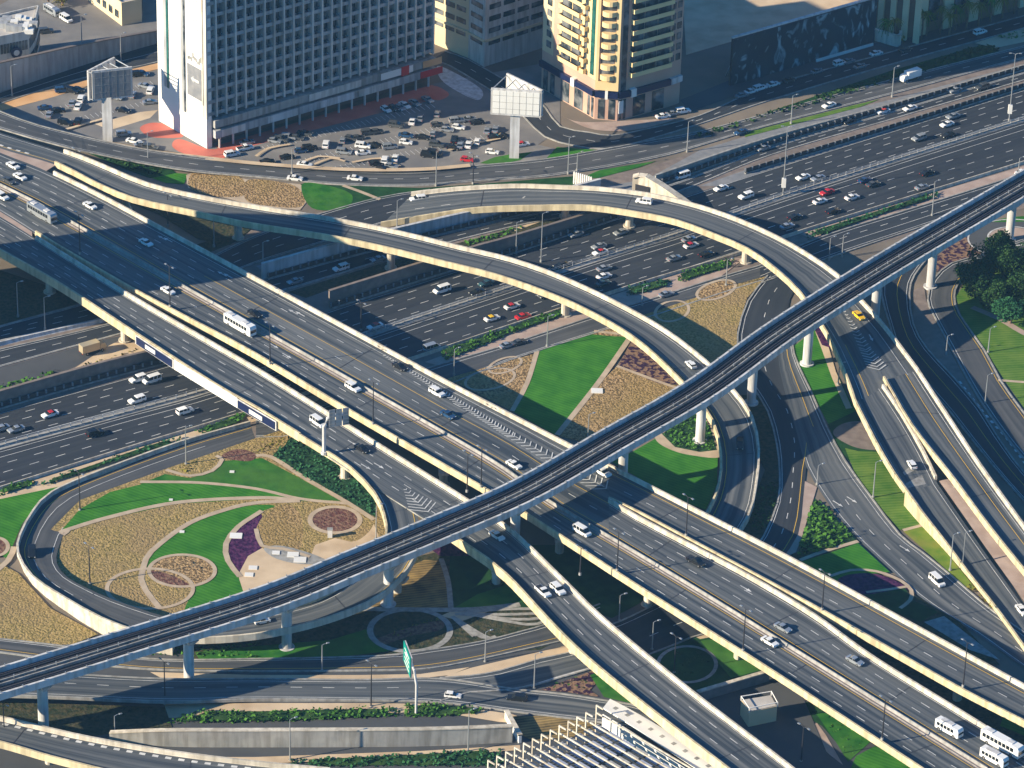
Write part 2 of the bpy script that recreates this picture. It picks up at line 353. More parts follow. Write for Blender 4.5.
def road(name, lst, spec=(), m='asphalt3', kerb='kk', z=None, km='grey'):
    z = nextz()+.02 if z is None else z
    L, Rr = edges(lst, 0); t = MB(); sheet(t, L, Rr, z); ro = tag(t.build(name, M[m]), kind='structure'); road_uv(ro, L, Rr)
    w, y = marks(L, Rr, spec, z+.022)
    if w.v: tag(w.build('lane_marking', M['white']), kind='structure')
    if y.v: tag(y.build('edge_line', M['yellow']), kind='structure')
    side = (Rr[0]-L[0]).dot(nrm(L, 0)) > 0
    for k, (E, sg) in enumerate(((L, 1 if side else -1), (Rr, -1 if side else 1))):
        if kerb[k] == 'k': b = MB(); sweep(b, E, [(-.25, -.02), (-.25, z+.14), (.12, z+.14), (.12, -.02)], sg); tag(b.build('kerb', M[km]), kind='structure')
    return L, Rr
def barrier(label, pts, h=.9, w=.5, z=0, m='pale', name='concrete_barrier', cat='barrier', group=None, off=0, posts=False):
    C = [at(a, b, z) for a, b in smooth_line(pts, 14)]; b = MB()
    sweep(b, C, [(-w/2, 0), (-w/4, h*.4), (-w/6, h), (w/6, h), (w/4, h*.4), (w/2, 0)])
    if not posts: return tag(b.build(name, M[m]), label, cat, group)
    rt = empty(name, C[len(C)//2], label=label, cat=cat, group=group); b.build('base', M[m], rt)
    r = MB(); T = length(C)
    for zz in (h+.45, h+.8): sweep(r, C, [(-.05, zz), (-.05, zz+.09), (.05, zz+.09), (.05, zz)])
    r.build('railing', M['metal'], rt)
    p = MB(); s = 0
    for i in range(len(C)-1):
        d = (C[i+1]-C[i]).length; k = 0
        while s < d: q = C[i].lerp(C[i+1], s/d); p.box(q.x-.09, q.y-.09, q.z+h*.9, q.x+.09, q.y+.09, q.z+h+.9); s += 2.6
        s -= d
    tag(p.build('post', M['pale'], rt), kind='stuff')
    return rt
def tri_poly(P3, mb):
    tr = tessellate_polygon([P3]); n0 = len(mb.v)
    ar = sum((P3[i].x*P3[(i+1) % len(P3)].y-P3[(i+1) % len(P3)].x*P3[i].y) for i in range(len(P3)))
    fs = []
    for t in tr:
        a, b, c = (P3[k] for k in t)
        if (b-a).cross(c-a).z < 0: t = (t[0], t[2], t[1])
        fs.append(tuple(t))
    mb.add(P3, fs)
def G(name, m, pts, smooth=True, kind='structure', z=0.0):
    zz = z+nextz(); P = crc(pts, 6) if smooth else pts
    P3 = [at(a, b, zz) for a, b in P]; mb = MB(); tri_poly(P3, mb)
    return tag(mb.build(name, M[m]), kind=kind)
def ring(cx, cy, rx, ry, w=1.5, m='path', tilt=0.0, fill=None, fname='flower_bed'):
    w *= .72
    P = [(cx+rx*math.cos(t)*math.cos(tilt)-ry*math.sin(t)*math.sin(tilt), cy+rx*math.cos(t)*math.sin(tilt)+ry*math.sin(t)*math.cos(tilt)) for t in [2*math.pi*k/48 for k in range(48)]]
    if fill: G(fname, fill, P, False)
    zz = nextz()+.04; C = [at(a, b, 0) for a, b in P+P[:1]]; mb = MB(); strip(mb, C, w, zz); tag(mb.build('path', M[m]), kind='structure')
def line(pts, w=1.4, m='path', z=0.0, name='path'):
    w *= .8
    zz = nextz()+.04; C = [at(a, b, z) for a, b in smooth_line(pts, 8)]; mb = MB(); strip(mb, C, w, zz); tag(mb.build(name, M[m]), kind='structure')
def inpoly(x, y, P):
    c = False; j = len(P)-1
    for i in range(len(P)):
        if (P[i][1] > y) != (P[j][1] > y) and x < (P[j][0]-P[i][0])*(y-P[i][1])/(P[j][1]-P[i][1])+P[i][0]: c = not c
        j = i
    return c
def leafquad(mb, c, s):
    a = Vector((random.gauss(0, 1), random.gauss(0, 1), random.gauss(0, .6))).normalized(); b = a.cross(Vector((random.gauss(0, .5), random.gauss(0, .5), 1))).normalized()
    a *= s; b *= s*.8; mb.add([c-a, c-b*.9, c+a, c+b], [(0, 1, 2, 3)])
def plants(name, label, cat, m, pts, h=.8, dens=1.6, s=.42, kind=None, group=None, z=0.0, clump=0.0, smooth=False, patchy=0.0):
    P = crc(pts, 5) if smooth else pts
    Q = [at(a, b, z) for a, b in P]; xs = [p.x for p in Q]; ys = [p.y for p in Q]; poly = [(p.x, p.y) for p in Q]
    A = (max(xs)-min(xs))*(max(ys)-min(ys)); mb = MB(); n = int(min(A*dens, 26000))
    for _ in range(n):
        x = random.uniform(min(xs), max(xs)); y = random.uniform(min(ys), max(ys))
        if not inpoly(x, y, poly): continue
        k = math.sin(x*1.1+3*math.sin(y*.37))*math.sin(y*.9+2*math.sin(x*.31))
        if patchy and k < patchy-.6: continue
        hh = h*(.65+.35*k)*random.uniform(.35, 1)
        leafquad(mb, Vector((x, y, z+hh)), s*random.uniform(.6, 1.3))
    if not mb.v: return
    o = mb.build(name, M[m])
    return tag(o, label, cat, group, kind)
def stuff(name, m, pts, **k): return plants(name, None, None, m, pts, kind='stuff', **k)

# ------------------------------------------------------------------ ground
g = MB(); g.add([(-5000, -1400, 0), (5000, -1400, 0), (5000, 9000, 0), (-5000, 9000, 0)], [(0, 1, 2, 3)]); tag(g.build('ground', M['ground']), kind='structure')
def band(xs_top, xs_bot, xs, z=0.0):
    def y(P, x):
        for i in range(len(P)-1):
            if P[i][0] <= x <= P[i+1][0] or i == len(P)-2 or (i == 0 and x < P[0][0]):
                if P[i][0] <= x <= P[i+1][0] or (i == 0 and x < P[0][0]) or i == len(P)-2:
                    return P[i][1]+(P[i+1][1]-P[i][1])*(x-P[i][0])/(P[i+1][0]-P[i][0])
    return [(x, y(xs_top, x), y(xs_bot, x), z) for x in xs]
# ---- main highway
N_top = [(-60, 432), (0, 413), (175, 365), (331, 311), (461, 270), (617, 219), (768, 170), (893, 131), (1024, 90), (1090, 69)]
MEDt = [(-60, 459), (0, 443), (212, 386), (370, 332), (512, 285), (560, 268), (680, 231), (795, 190), (1024, 118), (1090, 97)]
MEDb = [(-60, 466), (0, 450), (212, 392), (370, 337), (512, 290), (560, 273), (680, 236), (795, 195), (1024, 122), (1090, 101)]
S_bot = [(-60, 506), (0, 488), (125, 449), (250, 411), (416, 357), (512, 325), (637, 284), (727, 257), (798, 232), (943, 187), (1024, 162), (1090, 141)]
XS = [-60, 0, 125, 212, 331, 416, 512, 617, 680, 768, 893, 1024, 1090]
# ---- flyover lines
E1 = [(-60, 121), (0, 149), (41, 165), (97, 192), (256, 277), (450, 382), (512, 414), (609, 464), (768, 545), (828, 577), (1024, 684), (1090, 721)]
S1u = [(-60, 149), (0, 179), (55, 206), (185, 281), (256, 320), (363, 380), (512, 465), (549, 494), (679, 571), (768, 626), (988, 762), (1060, 806)]
S1l = [(-60, 155), (0, 185), (50, 211), (185, 288), (256, 328), (363, 388), (512, 473), (549, 502), (679, 579), (768, 634), (988, 771), (1060, 815)]
F2l = [(-60, 176), (0, 208), (32, 229), (130, 286), (256, 353), (304, 383), (491, 491), (529, 514), (624, 576), (768, 667), (923, 768), (1000, 818)]
F3u = [(-60, 181), (0, 213), (32, 233), (130, 294), (256, 367), (284, 384), (471, 501), (512, 529), (561, 576), (612, 626), (652, 658), (702, 698), (768, 748), (840, 803)]
F3l = [(-60, 215), (0, 249), (62, 284), (137, 333), (215, 383), (256, 406), (321, 447), (380, 487), (428, 517), (461, 540), (506, 573), (587, 656), (729, 768), (840, 848)]
FAl = [(609, 497), (620, 503), (637, 510), (768, 580), (820, 608), (958, 686), (1024, 720), (1090, 754)]
FBu = [(609, 498), (620, 505), (637, 515), (752, 576), (768, 588), (815, 614), (875, 657), (980, 722), (1024, 751), (1090, 794)]
HF = 6.8
# ------------------------------------------------------------------ highway surface
G('ground', 'slope', [(-80, 330), (300, 215), (640, 170), (1100, 20), (1100, 190), (640, 300), (250, 440), (-80, 520)], False)
hwy = [(.03, 'l'), (.97, 'l')]
n_l, n_r = road('highway', band(N_top, MEDt, XS), [(.03, 'l'), (.19, 'd'), (.41, 'd'), (.64, 'd'), (.87, 'd'), (.96, 'l')], 'asphalt', '--', .03)
s_l, s_r = road('highway', band(MEDb, S_bot, XS), [(.06, 'l'), (.2, 'l'), (.39, 'd'), (.62, 'd'), (.86, 'd'), (.97, 'l')], 'asphalt', '--', .03)
MED = [(a[0], (a[1]+b[1])/2) for a, b in zip(MEDt, MEDb)]
rd = band(MEDt, MEDb, XS); road('median_strip', rd, (), 'grey', '--', .05)
barrier('long concrete median barrier with white railing between the two wide highway carriageways', MED, .35, .7, 0, 'grey', 'median_barrier', 'barrier', posts=True)
barrier('low concrete barrier along the lower edge of the near highway carriageway', [(x, y+1.5) for x, y in S_bot], .8, .6, 0, 'cream')
# dark picket fences of the highway edges
def fence(label, pts, h=1.5, group='dark fences along the highway', m='dmetal', z=0, step=2.2):
    C = [at(a, b, z) for a, b in smooth_line(pts, 14)]; rt = empty('picket_fence', C[len(C)//2], label=label, cat='fence', group=group)
    b = MB(); sweep(b, C, [(-.3, 0), (-.3, .35), (.3, .35), (.3, 0)]); b.build('base', M['grey'], rt)
    r = MB()
    sweep(r, C, [(-.05, .3), (-.05, h), (.05, h), (.05, .3)]); r.build('panel', M[m], rt)
    p = MB(); s = 0
    for i in range(len(C)-1):
        d = (C[i+1]-C[i]).length
        while s < d: q = C[i].lerp(C[i+1], s/d); p.box(q.x-.22, q.y-.18, q.z+h*.45, q.x+.22, q.y+.18, q.z+h+.12); s += step
        s -= d
    tag(p.build('post', M['slopeg'], rt), kind='stuff')
    return rt
fence('long dark fence at the foot of the brown slope at left', [(-60, 427), (0, 409), (95, 382), (172, 362)])
fence('dark fence at the foot of the brown slope under the left curved ramp', [(331, 309), (461, 268), (512, 254), (617, 219)])
fence('dark fence between the beige divider and the far highway carriageway at upper right', [(745, 174), (893, 129), (1024, 88), (1080, 71)])
fence('dark fence under the grey wall, crossing below both curved ramps', [(268, 279), (376, 250), (512, 217), (600, 192)])
fence('dark fence between grey slope and collector road at upper right', [(655, 187), (768, 147), (893, 109), (1024, 70)])

# ---- strips north of the highway, left of the flyovers
G('slope', 'slope', [(-60, 409), (0, 392), (150, 347), (172, 348), (172, 361), (0, 408), (-60, 425)], False)
G('slope', 'slope', [(300, 302), (345, 285), (471, 250), (620, 207), (620, 216), (461, 266), (331, 308)], False)
G('verge', 'sand', [(30, 387), (75, 368), (112, 343), (150, 343), (145, 350), (85, 372), (40, 390)], False)
G('pavement', 'asphalt3', [(-60, 386), (0, 368), (110, 338), (135, 333), (110, 345), (75, 367), (30, 386), (-60, 410)], False)
stuff('ground_cover', 'leaf', [(-20, 391), (0, 386), (40, 375), (56, 370), (52, 377), (10, 388), (-20, 398)], h=.7, dens=3)
stuff('ground_cover', 'leafo', [(80, 366), (145, 347), (120, 357), (88, 368)], h=.5, dens=2)
NV = dict(spec=[(.1, 'l'), (.5, 'd'), (.92, 'l')])
road('slip_road', band([(-60, 366), (0, 350), (110, 324), (270, 278), (376, 250), (512, 219), (655, 190), (768, 149), (893, 112), (1018, 75), (1080, 57)], [(-60, 384), (0, 367), (110, 337), (286, 290), (386, 260), (512, 227), (655, 199), (768, 156), (893, 119), (1018, 82), (1080, 64)], [-60, 0, 110, 286, 386, 512, 655, 768, 893, 1018, 1080]), [(.08, 'l'), (.5, 'd'), (.92, 'l')], 'asphalt')
G('verge', 'darkbed', [(288, 292), (386, 262), (512, 229), (600, 205), (620, 207), (560, 222), (471, 248), (345, 284), (306, 298)], False)
G('verge', 'sand', [(512, 229), (560, 214), (590, 207), (545, 220), (515, 231)], False)
stuff('ground_cover', 'leaf', [(462, 243), (512, 229), (528, 226), (500, 238), (468, 246)], h=.6, dens=3)
G('slope', 'slopeg', [(256, 266), (340, 242), (400, 226), (512, 205), (650, 178), (655, 187), (512, 215), (376, 248), (270, 277)], False)
G('slope', 'slopeg', [(640, 183), (700, 150), (768, 130), (893, 99), (1024, 64), (1080, 50), (1080, 55), (1024, 69), (893, 108), (768, 145), (655, 186)], False)
G('pavement', 'slope', [(655, 199), (768, 156), (893, 119), (1000, 88), (1006, 91), (893, 127), (768, 160), (745, 168), (700, 184)], False)
G('verge', 'slopeg', [(700, 186), (745, 170), (768, 162), (893, 128), (893, 131), (768, 170), (720, 186)], False)
# left slip roads that feed the loop ramp
road('slip_road', [(-60, 346, 357, 0), (0, 327, 341, 0), (105, 298, 318, 0), (180, 272, 293, 0), (256, 236, 263, 0), (318, 215, 244, 0), (380, 198, 224, 0), (430, 190, 211, 0)], [(.05, 'l'), (.36, 'd'), (.66, 'd'), (.95, 'l')], 'asphalt', 'kk', None)
barrier('concrete barrier between two dark slip roads left of the wide flyovers', [(-60, 362), (0, 345), (105, 321), (150, 308)], .9, 1.2, 0, 'pale')
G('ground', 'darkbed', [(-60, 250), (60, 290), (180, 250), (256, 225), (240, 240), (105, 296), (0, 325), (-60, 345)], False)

# ---- streets at the top
G('street', 'lot', [(-60, 40), (60, -30), (160, -40), (165, 40), (60, 66), (-60, 92)], False)
road('street', [(-60, 112, 128, 0), (0, 93, 104, 0), (80, 66, 79, 0), (158, 42, 62, 0), (230, 22, 40, 0)], [(.5, 'l')], 'asphalt')
G('verge', 'orange', [(-60, 122), (0, 101), (158, 63), (170, 64), (158, 69), (100, 82), (50, 98), (0, 111), (-60, 128)], False)
G('parking_lot', 'lot', [(-40, 122), (0, 112), (60, 95), (158, 70), (210, 90), (300, 140), (520, 140), (560, 150), (540, 165), (420, 178), (330, 172), (200, 156), (90, 138)], False)
G('parking_lot', 'lot', [(432, 84), (560, 60), (560, 130), (530, 150), (500, 166), (420, 178), (256, 160), (230, 150)], False)
G('verge', 'sand', [(95, 124), (140, 112), (158, 110), (150, 118), (110, 130)], False)
G('forecourt', 'red', [(140, 128), (150, 123), (165, 124), (180, 132), (182, 137), (165, 138), (148, 136)])
G('forecourt', 'red', [(172, 145), (180, 139), (209, 149), (228, 147), (224, 158), (200, 158), (180, 152)])
G('pavement', 'red', [(215, 146), (340, 110), (432, 85), (448, 92), (440, 98), (360, 118), (256, 145), (225, 152)], False)
G('pavement', 'red', [(428, 90), (436, 86), (449, 94), (440, 100), (431, 98)])
road('street', [(432, 60, 445, 52, 0), (450, 66, 468, 60, 0), (480, 84, 500, 78, 0), (505, 100, 525, 90, 0), (525, 118, 545, 108, 0), (545, 137, 560, 127, 0), (575, 146, 590, 133, 0), (605, 149, 612, 136, 0), (640, 142, 640, 131, 0), (700, 124, 700, 116, 0), (768, 101, 768, 87, 0), (893, 64, 893, 52, 0), (1018, 30, 1018, 18, 0), (1080, 12, 1080, 0, 0)], [(.5, 'd')], 'asphalt')
G('pavement', 'pale', [(440, 66), (480, 88), (478, 100), (455, 90), (440, 78)])
G('verge', 'orange', [(540, 126), (560, 131), (590, 139), (622, 143), (600, 145), (566, 141)])
G('pavement', 'pink', [(560, 114), (581, 122), (640, 120), (675, 119), (640, 129), (609, 131), (585, 127)])
stuff('ground_cover', 'leafd', [(690, 137), (768, 113), (893, 73), (980, 46), (1000, 50), (893, 82), (768, 117), (700, 139)], h=1.1, dens=1.2, s=.6)
G('verge', 'dgrass', [(690, 138), (768, 112), (893, 70), (985, 44), (1000, 51), (893, 82), (768, 117), (700, 139)], False)
G('verge', 'sand', [(975, 43), (1024, 27), (1060, 20), (1060, 32), (1024, 42), (995, 48)], False)
G('parking_lot', 'asphalt3', [(690, 112), (768, 84), (893, 50), (1018, 16), (1018, 10), (880, 42), (730, 80), (680, 100)], False)
G('sandy_lot', 'sand', [(680, -60), (960, -60), (880, 0), (730, 42), (686, 55)], False)
# service road that turns into the top loop road
road('service_road', [(-60, 88, -60, 108, 5.5), (0, 112, 0, 129, 5.5), (39, 126, 60, 146, 5), (109, 143, 96, 154, 3.5), (150, 151, 140, 163, 2), (200, 158, 196, 172, .8), (256, 164, 256, 177, 0.1), (343, 171, 343, 185, 0), (420, 172, 420, 186, 0), (480, 166, 480, 181, 0), (544, 160, 544, 177, 0), (609, 149, 620, 165, 0), (652, 141, 665, 156, 0), (700, 132, 700, 146, 0), (768, 114, 768, 126, 0), (893, 80, 893, 94, 0), (1018, 48, 1018, 60, 0), (1080, 32, 1080, 44, 0)], [(.1, 'l'), (.5, 'd'), (.9, 'l')], 'asphalt3', 'kk')
G('lawn', 'mown', [(544, 161), (557, 147), (600, 150), (648, 141), (609, 149), (570, 157)], False)
G('lawn', 'dgrass', [(300, 184), (420, 188), (480, 184), (575, 176), (577, 186), (480, 187), (420, 190), (350, 205)], False)
G('lawn', 'grass', [(581, 178), (600, 170), (656, 161), (640, 167), (598, 178)], False)
G('verge', 'mown2', [(745, 133), (768, 127), (850, 106), (880, 99), (860, 107), (768, 131), (745, 137)], False)
G('lawn', 'grass', [(480, 163), (495, 157), (512, 154), (532, 152), (520, 160), (498, 165)], False)
G('lawn', 'dgrass', [(76, 148), (98, 153), (112, 158), (150, 165), (172, 169), (176, 173), (150, 178), (128, 170)], False)
G('lawn', 'mown', [(152, 178), (176, 173), (188, 174), (184, 184), (166, 183)], False)
G('path', 'path', [(186, 175), (200, 170), (256, 181), (300, 184), (312, 195), (300, 210), (256, 206), (188, 188)], False)
G('planting', 'tan', [(192, 173), (210, 171), (238, 176), (246, 186), (242, 196), (215, 196), (190, 188)])
G('planting', 'tan', [(248, 180), (290, 184), (304, 196), (300, 207), (270, 206), (246, 200)])
G('lawn', 'grass', [(302, 184), (330, 186), (352, 195), (345, 208), (312, 208)])
line([(343, 186), (360, 192), (380, 200)], 1.4)
stuff('ground_cover', 'leafd', [(78, 149), (112, 157), (172, 170), (150, 177), (128, 169)], h=.7, dens=2)
G('ground', 'darkbed', [(100, 190), (200, 215), (256, 225), (230, 245), (200, 240), (160, 215)], False)

# ---- collector road below the highway, and its hedges
road('collector_road', [(-60, 488, -60, 506, 0)]*0 or [(768, 264, 768, 279, 0), (720, 278, 720, 294, 0), (660, 297, 660, 314, 0), (600, 315, 600, 332, 0), (512, 344, 512, 360, 0), (431, 368, 451, 384, 0), (380, 386, 400, 402, 0), (300, 414, 300, 434, 0), (256, 422, 256, 438, 0)], [(.12, 'l'), (.9, 'l')], 'asphalt3')
road('collector_road', [(760, 266, 760, 284, 0), (818, 239, 835, 256, 0), (900, 213, 925, 226, 0), (993, 184, 1010, 197, 0), (1090, 152, 1090, 175, 0)], [(.1, 'l'), (.35, 'd'), (.6, 'l'), (.9, 'l')], 'asphalt')
G('verge', 'pink', [(512, 329), (637, 287), (727, 259), (745, 258), (720, 277), (600, 314), (512, 343), (440, 366), (425, 362)], False)
G('verge', 'pink', [(800, 234), (943, 190), (1024, 166), (1040, 168), (925, 205), (815, 240)], False)
def hedge(label, pts, m='leaf', h=1.4, dens=5, s=.38, group='hedges beside the highway', name='hedge'):
    Q = [at(a, b, 0) for a, b in pts]; c = sum(Q, Vector())/len(Q)
    rt = empty(name, (c.x, c.y, 0), label=label, cat='hedge', group=group)
    o = plants('foliage', None, None, m, pts, h=h, dens=dens, s=s); o.parent = rt; o.matrix_parent_inverse = rt.matrix_world.inverted(); 
    for v in o.data.vertices: v.co.x -= c.x; v.co.y -= c.y
    o.matrix_parent_inverse = Matrix.Identity(4)
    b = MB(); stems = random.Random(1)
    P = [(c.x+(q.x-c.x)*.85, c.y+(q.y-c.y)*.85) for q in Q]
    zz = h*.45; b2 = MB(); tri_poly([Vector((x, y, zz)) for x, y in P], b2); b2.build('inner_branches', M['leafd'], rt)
    return rt
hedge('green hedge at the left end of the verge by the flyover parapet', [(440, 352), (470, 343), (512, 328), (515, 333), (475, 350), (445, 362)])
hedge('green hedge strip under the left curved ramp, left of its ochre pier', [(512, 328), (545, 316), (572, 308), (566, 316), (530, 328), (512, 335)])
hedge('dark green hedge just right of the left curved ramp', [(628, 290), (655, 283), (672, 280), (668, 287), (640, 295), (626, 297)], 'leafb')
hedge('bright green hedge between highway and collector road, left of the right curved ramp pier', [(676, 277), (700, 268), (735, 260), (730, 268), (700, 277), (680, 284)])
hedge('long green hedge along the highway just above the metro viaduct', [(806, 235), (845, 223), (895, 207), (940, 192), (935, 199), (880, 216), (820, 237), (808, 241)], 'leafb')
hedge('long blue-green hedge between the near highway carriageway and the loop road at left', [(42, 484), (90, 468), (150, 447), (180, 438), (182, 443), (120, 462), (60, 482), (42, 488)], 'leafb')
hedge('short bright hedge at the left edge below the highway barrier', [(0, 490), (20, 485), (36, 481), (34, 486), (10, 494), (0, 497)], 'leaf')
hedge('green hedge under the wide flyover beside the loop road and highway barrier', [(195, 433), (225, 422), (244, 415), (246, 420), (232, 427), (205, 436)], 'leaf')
G('verge', 'sand', [(-60, 512), (0, 491), (125, 452), (250, 414), (300, 398), (330, 392), (300, 412), (256, 421), (185, 442), (100, 476), (60, 487), (0, 500), (-60, 520)], False)

# ---- right side: frontage, roundabout and ramps at ground level
G('ground', 'darkbed', [(725, 395), (765, 395), (782, 460), (782, 500), (768, 545), (740, 535), (765, 470)], False)
stuff('ground_cover', 'leafd', [(752, 490), (778, 482), (776, 505), (764, 532), (745, 528), (757, 505)], h=.8, dens=2.5)
road('frontage_road', [(768, 276, 800, 284, 0), (748, 302, 790, 300, 0), (738, 335, 786, 330, 0), (740, 362, 786, 360, 0), (752, 386, 792, 387, 0), (768, 412, 806, 410, 0), (777, 445, 812, 440, 0), (780, 475, 806, 470, 0), (778, 503, 803, 500, 0), (764, 537, 798, 535, 0), (745, 562, 780, 562, 0)], [(.08, 'l'), (.5, 'd'), (.85, 'y', .6, 1)], 'asphalt', 'k-')
G('pavement', 'pink', [(801, 468), (803, 480), (817, 487), (802, 537), (796, 552), (780, 560), (792, 530), (801, 500)], False)
road('frontage_road', [(778, 330, 798, 328, 0), (778, 350, 792, 345, 0), (780, 372, 798, 366, 0), (787, 400, 811, 393, 0), (797, 435, 826, 427, 0), (806, 467, 845, 462, 0), (822, 495, 870, 497, 0), (838, 517, 899, 535, 0), (861, 543, 922, 553, 0), (891, 571, 949, 575, 0), (915, 594, 972, 595, 0), (945, 615, 994, 613, 0), (975, 633, 1016, 628, 0), (1024, 668, 1044, 648, 0), (1080, 705, 1100, 690, 0)], [(.07, 'l', .35, 1), (.42, 'd', .45, 1), (.6, 'y', .05, .28), (.9, 'l')], 'asphalt2', '-k')
G('lawn', 'mown', [(786, 352), (815, 330), (850, 400), (858, 412), (845, 420), (829, 425), (811, 392), (797, 364)], False)
G('path', 'sand', [(815, 331), (828, 345), (836, 372), (845, 392), (852, 408), (846, 409), (832, 378), (822, 350)], False)
G('planting', 'purple', [(820, 322), (830, 340), (831, 348), (822, 345), (815, 330)], False)
G('ground', 'dgrass', [(828, 424), (858, 410), (880, 440), (876, 455), (850, 462), (836, 445)], False)
G('pavement', 'slope', [(833, 432), (842, 424), (858, 421), (870, 424), (882, 444), (881, 450), (858, 448), (840, 440)])
G('lawn', 'mown2', [(845, 448), (858, 451), (882, 452), (902, 485), (910, 505), (922, 525), (900, 530), (874, 500), (856, 476)], False)
G('lawn', 'grassy', [(903, 531), (922, 526), (940, 545), (965, 575), (975, 588), (965, 590), (948, 571)], False)
line([(903, 531), (922, 526)], 1.2)
stuff('ground_cover', 'leafo', [(965, 588), (978, 582), (1000, 612), (992, 611)], h=.6, dens=2)
# roads at the far right
road('ramp_road', [(893, 266, 928, 258, 0), (884, 280, 914, 276, 0), (882, 296, 909, 294, 0), (890, 325, 913, 325, 0), (898, 348, 927, 350, 0), (922, 380, 952, 377, 0), (950, 412, 979, 409, 0), (972, 440, 996, 436, 0), (1005, 480, 1024, 474, 0), (1050, 530, 1070, 520, 0)], [(.1, 'l'), (.55, 'y'), (.9, 'l')], 'asphalt')
road('ramp_road', [(1060, 228, 1060, 244, 0), (1024, 240, 1024, 252, 0), (981, 256, 990, 268, 0), (952, 264, 966, 276, 0), (934, 280, 957, 286, 0), (928, 300, 954, 297, 0), (934, 316, 959, 315, 0), (952, 350, 984, 351, 0), (968, 380, 1000, 381, 0), (985, 408, 1020, 409, 0), (1012, 445, 1044, 440, 0), (1060, 500, 1090, 495, 0)], [(.1, 'l'), (.9, 'y')], 'asphalt3')
G('verge', 'slope', [(914, 290), (924, 285), (926, 300), (934, 318), (950, 350), (966, 382), (983, 410), (979, 408), (952, 376), (928, 350), (913, 320)], False)
mm = MB()
w_, y_ = marks(*edges([(952, 384, 966, 380, 0), (980, 415, 986, 411, 0), (1000, 440, 1012, 436, 0), (1022, 470, 1034, 466, 0)], 0), [(.5, 'b')], .2)
tag(w_.build('lane_marking', M['white']), kind='structure')
G('planting', 'purpletan', [(932, 272), (932, 260), (950, 246), (968, 233), (976, 245), (981, 254), (962, 262), (944, 270)], False)
rc = [(1012+44*math.cos(t), 239+19*math.sin(t)) for t in [2*math.pi*k/40 for k in range(40)]]
G('roundabout', 'asphalt3', rc, False)
ring(1012, 239, 44, 19, .6, 'pale'); ring(1012, 237, 24, 9.5, .6, 'pale', 0, 'pink', 'roundabout_island')
G('lawn', 'mown2', [(964, 284), (985, 268), (1024, 258), (1090, 250), (1090, 420), (1024, 408), (1005, 381), (986, 351), (962, 318), (956, 297)], False)
G('lawn', 'grass', [(985, 222), (1010, 217), (1040, 215), (1040, 221), (1010, 222)], False)
line([(998, 381), (1024, 383), (1060, 386)], 1.2); line([(972, 308), (1000, 320), (1024, 334), (1050, 345)], 2.2, 'pink')

# ---- garden between the left curved ramp and the flyovers
G('lawn', 'mown', [(537, 352), (594, 332), (630, 336), (598, 384), (557, 436), (512, 411), (527, 384)], False)
G('planting', 'tan', [(400, 396), (455, 376), (512, 360), (536, 353), (526, 384), (512, 411), (455, 382), (440, 388)], False)
ring(505, 366, 17, 7, .9, tilt=-.3); ring(490, 380, 25, 10, .9, tilt=-.2)
G('planting', 'tan', [(599, 384), (617, 366), (660, 384), (690, 386), (600, 446), (560, 436)], False)
G('planting', 'purpletan', [(617, 367), (632, 340), (640, 345), (683, 372), (688, 384), (660, 384)], False)
G('planting', 'purple', [(632, 339), (640, 345), (665, 360), (690, 380), (680, 376), (655, 362)], False)
line([(631, 337), (598, 384), (557, 436)], 1.6); line([(537, 352), (527, 384), (512, 412)], 1.4); line([(617, 367), (660, 383), (680, 390)], 1.2); line([(594, 332), (630, 336)], 1.3)
G('planting', 'tan', [(590, 334), (612, 326), (630, 330), (632, 337), (610, 336)], False)
G('planting', 'scrub', [(640, 316), (685, 301), (740, 283), (767, 276), (747, 298), (737, 330), (738, 355), (700, 380), (660, 345)], False)
ring(716, 291, 20, 8.5, 1.0, tilt=-.3, fill='tan', fname='planting'); ring(672, 312, 17, 10, 1.0, tilt=-.2)
G('lawn', 'mown', [(632, 452), (660, 436), (690, 420), (718, 450), (717, 484), (706, 510), (672, 498), (612, 462)], False)
G('path', 'path', [(655, 437), (664, 425), (700, 398), (718, 420), (724, 455), (690, 455), (665, 447)])
stuff('ground_cover', 'leaf', [(662, 434), (692, 411), (708, 424), (716, 450), (700, 452), (675, 447)], h=.9, dens=3.2)
G('planting', 'plantbed', [(662, 434), (692, 411), (710, 426), (717, 450), (700, 452), (675, 447)], False)

# ---- big garden inside the loop
G('planting', 'scrub', [(256, 438), (288, 428), (325, 440), (380, 500), (398, 540), (380, 580), (300, 605), (200, 622), (120, 612), (66, 590), (48, 556), (50, 530), (80, 500), (162, 470)], False)
G('lawn', 'grass', [(140, 484), (165, 474), (190, 478), (214, 472), (222, 461), (262, 458), (300, 478), (346, 504), (300, 501), (256, 490), (200, 484)], False)
G('lawn', 'mown', [(60, 532), (80, 509), (110, 492), (150, 482), (200, 484), (256, 490), (300, 500), (256, 499), (175, 504), (107, 519)], False)
G('lawn', 'mown', [(143, 573), (147, 560), (160, 545), (190, 524), (225, 511), (256, 505), (275, 506), (258, 513), (238, 528), (226, 545), (230, 565), (250, 590), (215, 602), (185, 612), (190, 585)])
G('planting', 'purple', [(260, 513), (240, 527), (227, 545), (229, 562), (240, 577), (254, 580), (262, 550), (262, 530)])
G('plaza', 'sand', [(238, 575), (248, 556), (262, 548), (285, 560), (310, 558), (315, 545), (335, 538), (352, 542), (374, 524), (382, 545), (376, 565), (292, 590), (245, 597)], False)
G('planting', 'scrub', [(256, 530), (270, 510), (300, 502), (345, 502), (374, 520), (356, 541), (330, 533), (311, 545), (309, 557), (283, 550), (262, 548)])
G('planting', 'tan', [(258, 528), (275, 508), (290, 505), (302, 520), (300, 548), (282, 550), (262, 546)])
ring(335, 521, 25, 13, 1.5, 'path', 0, 'maroon')
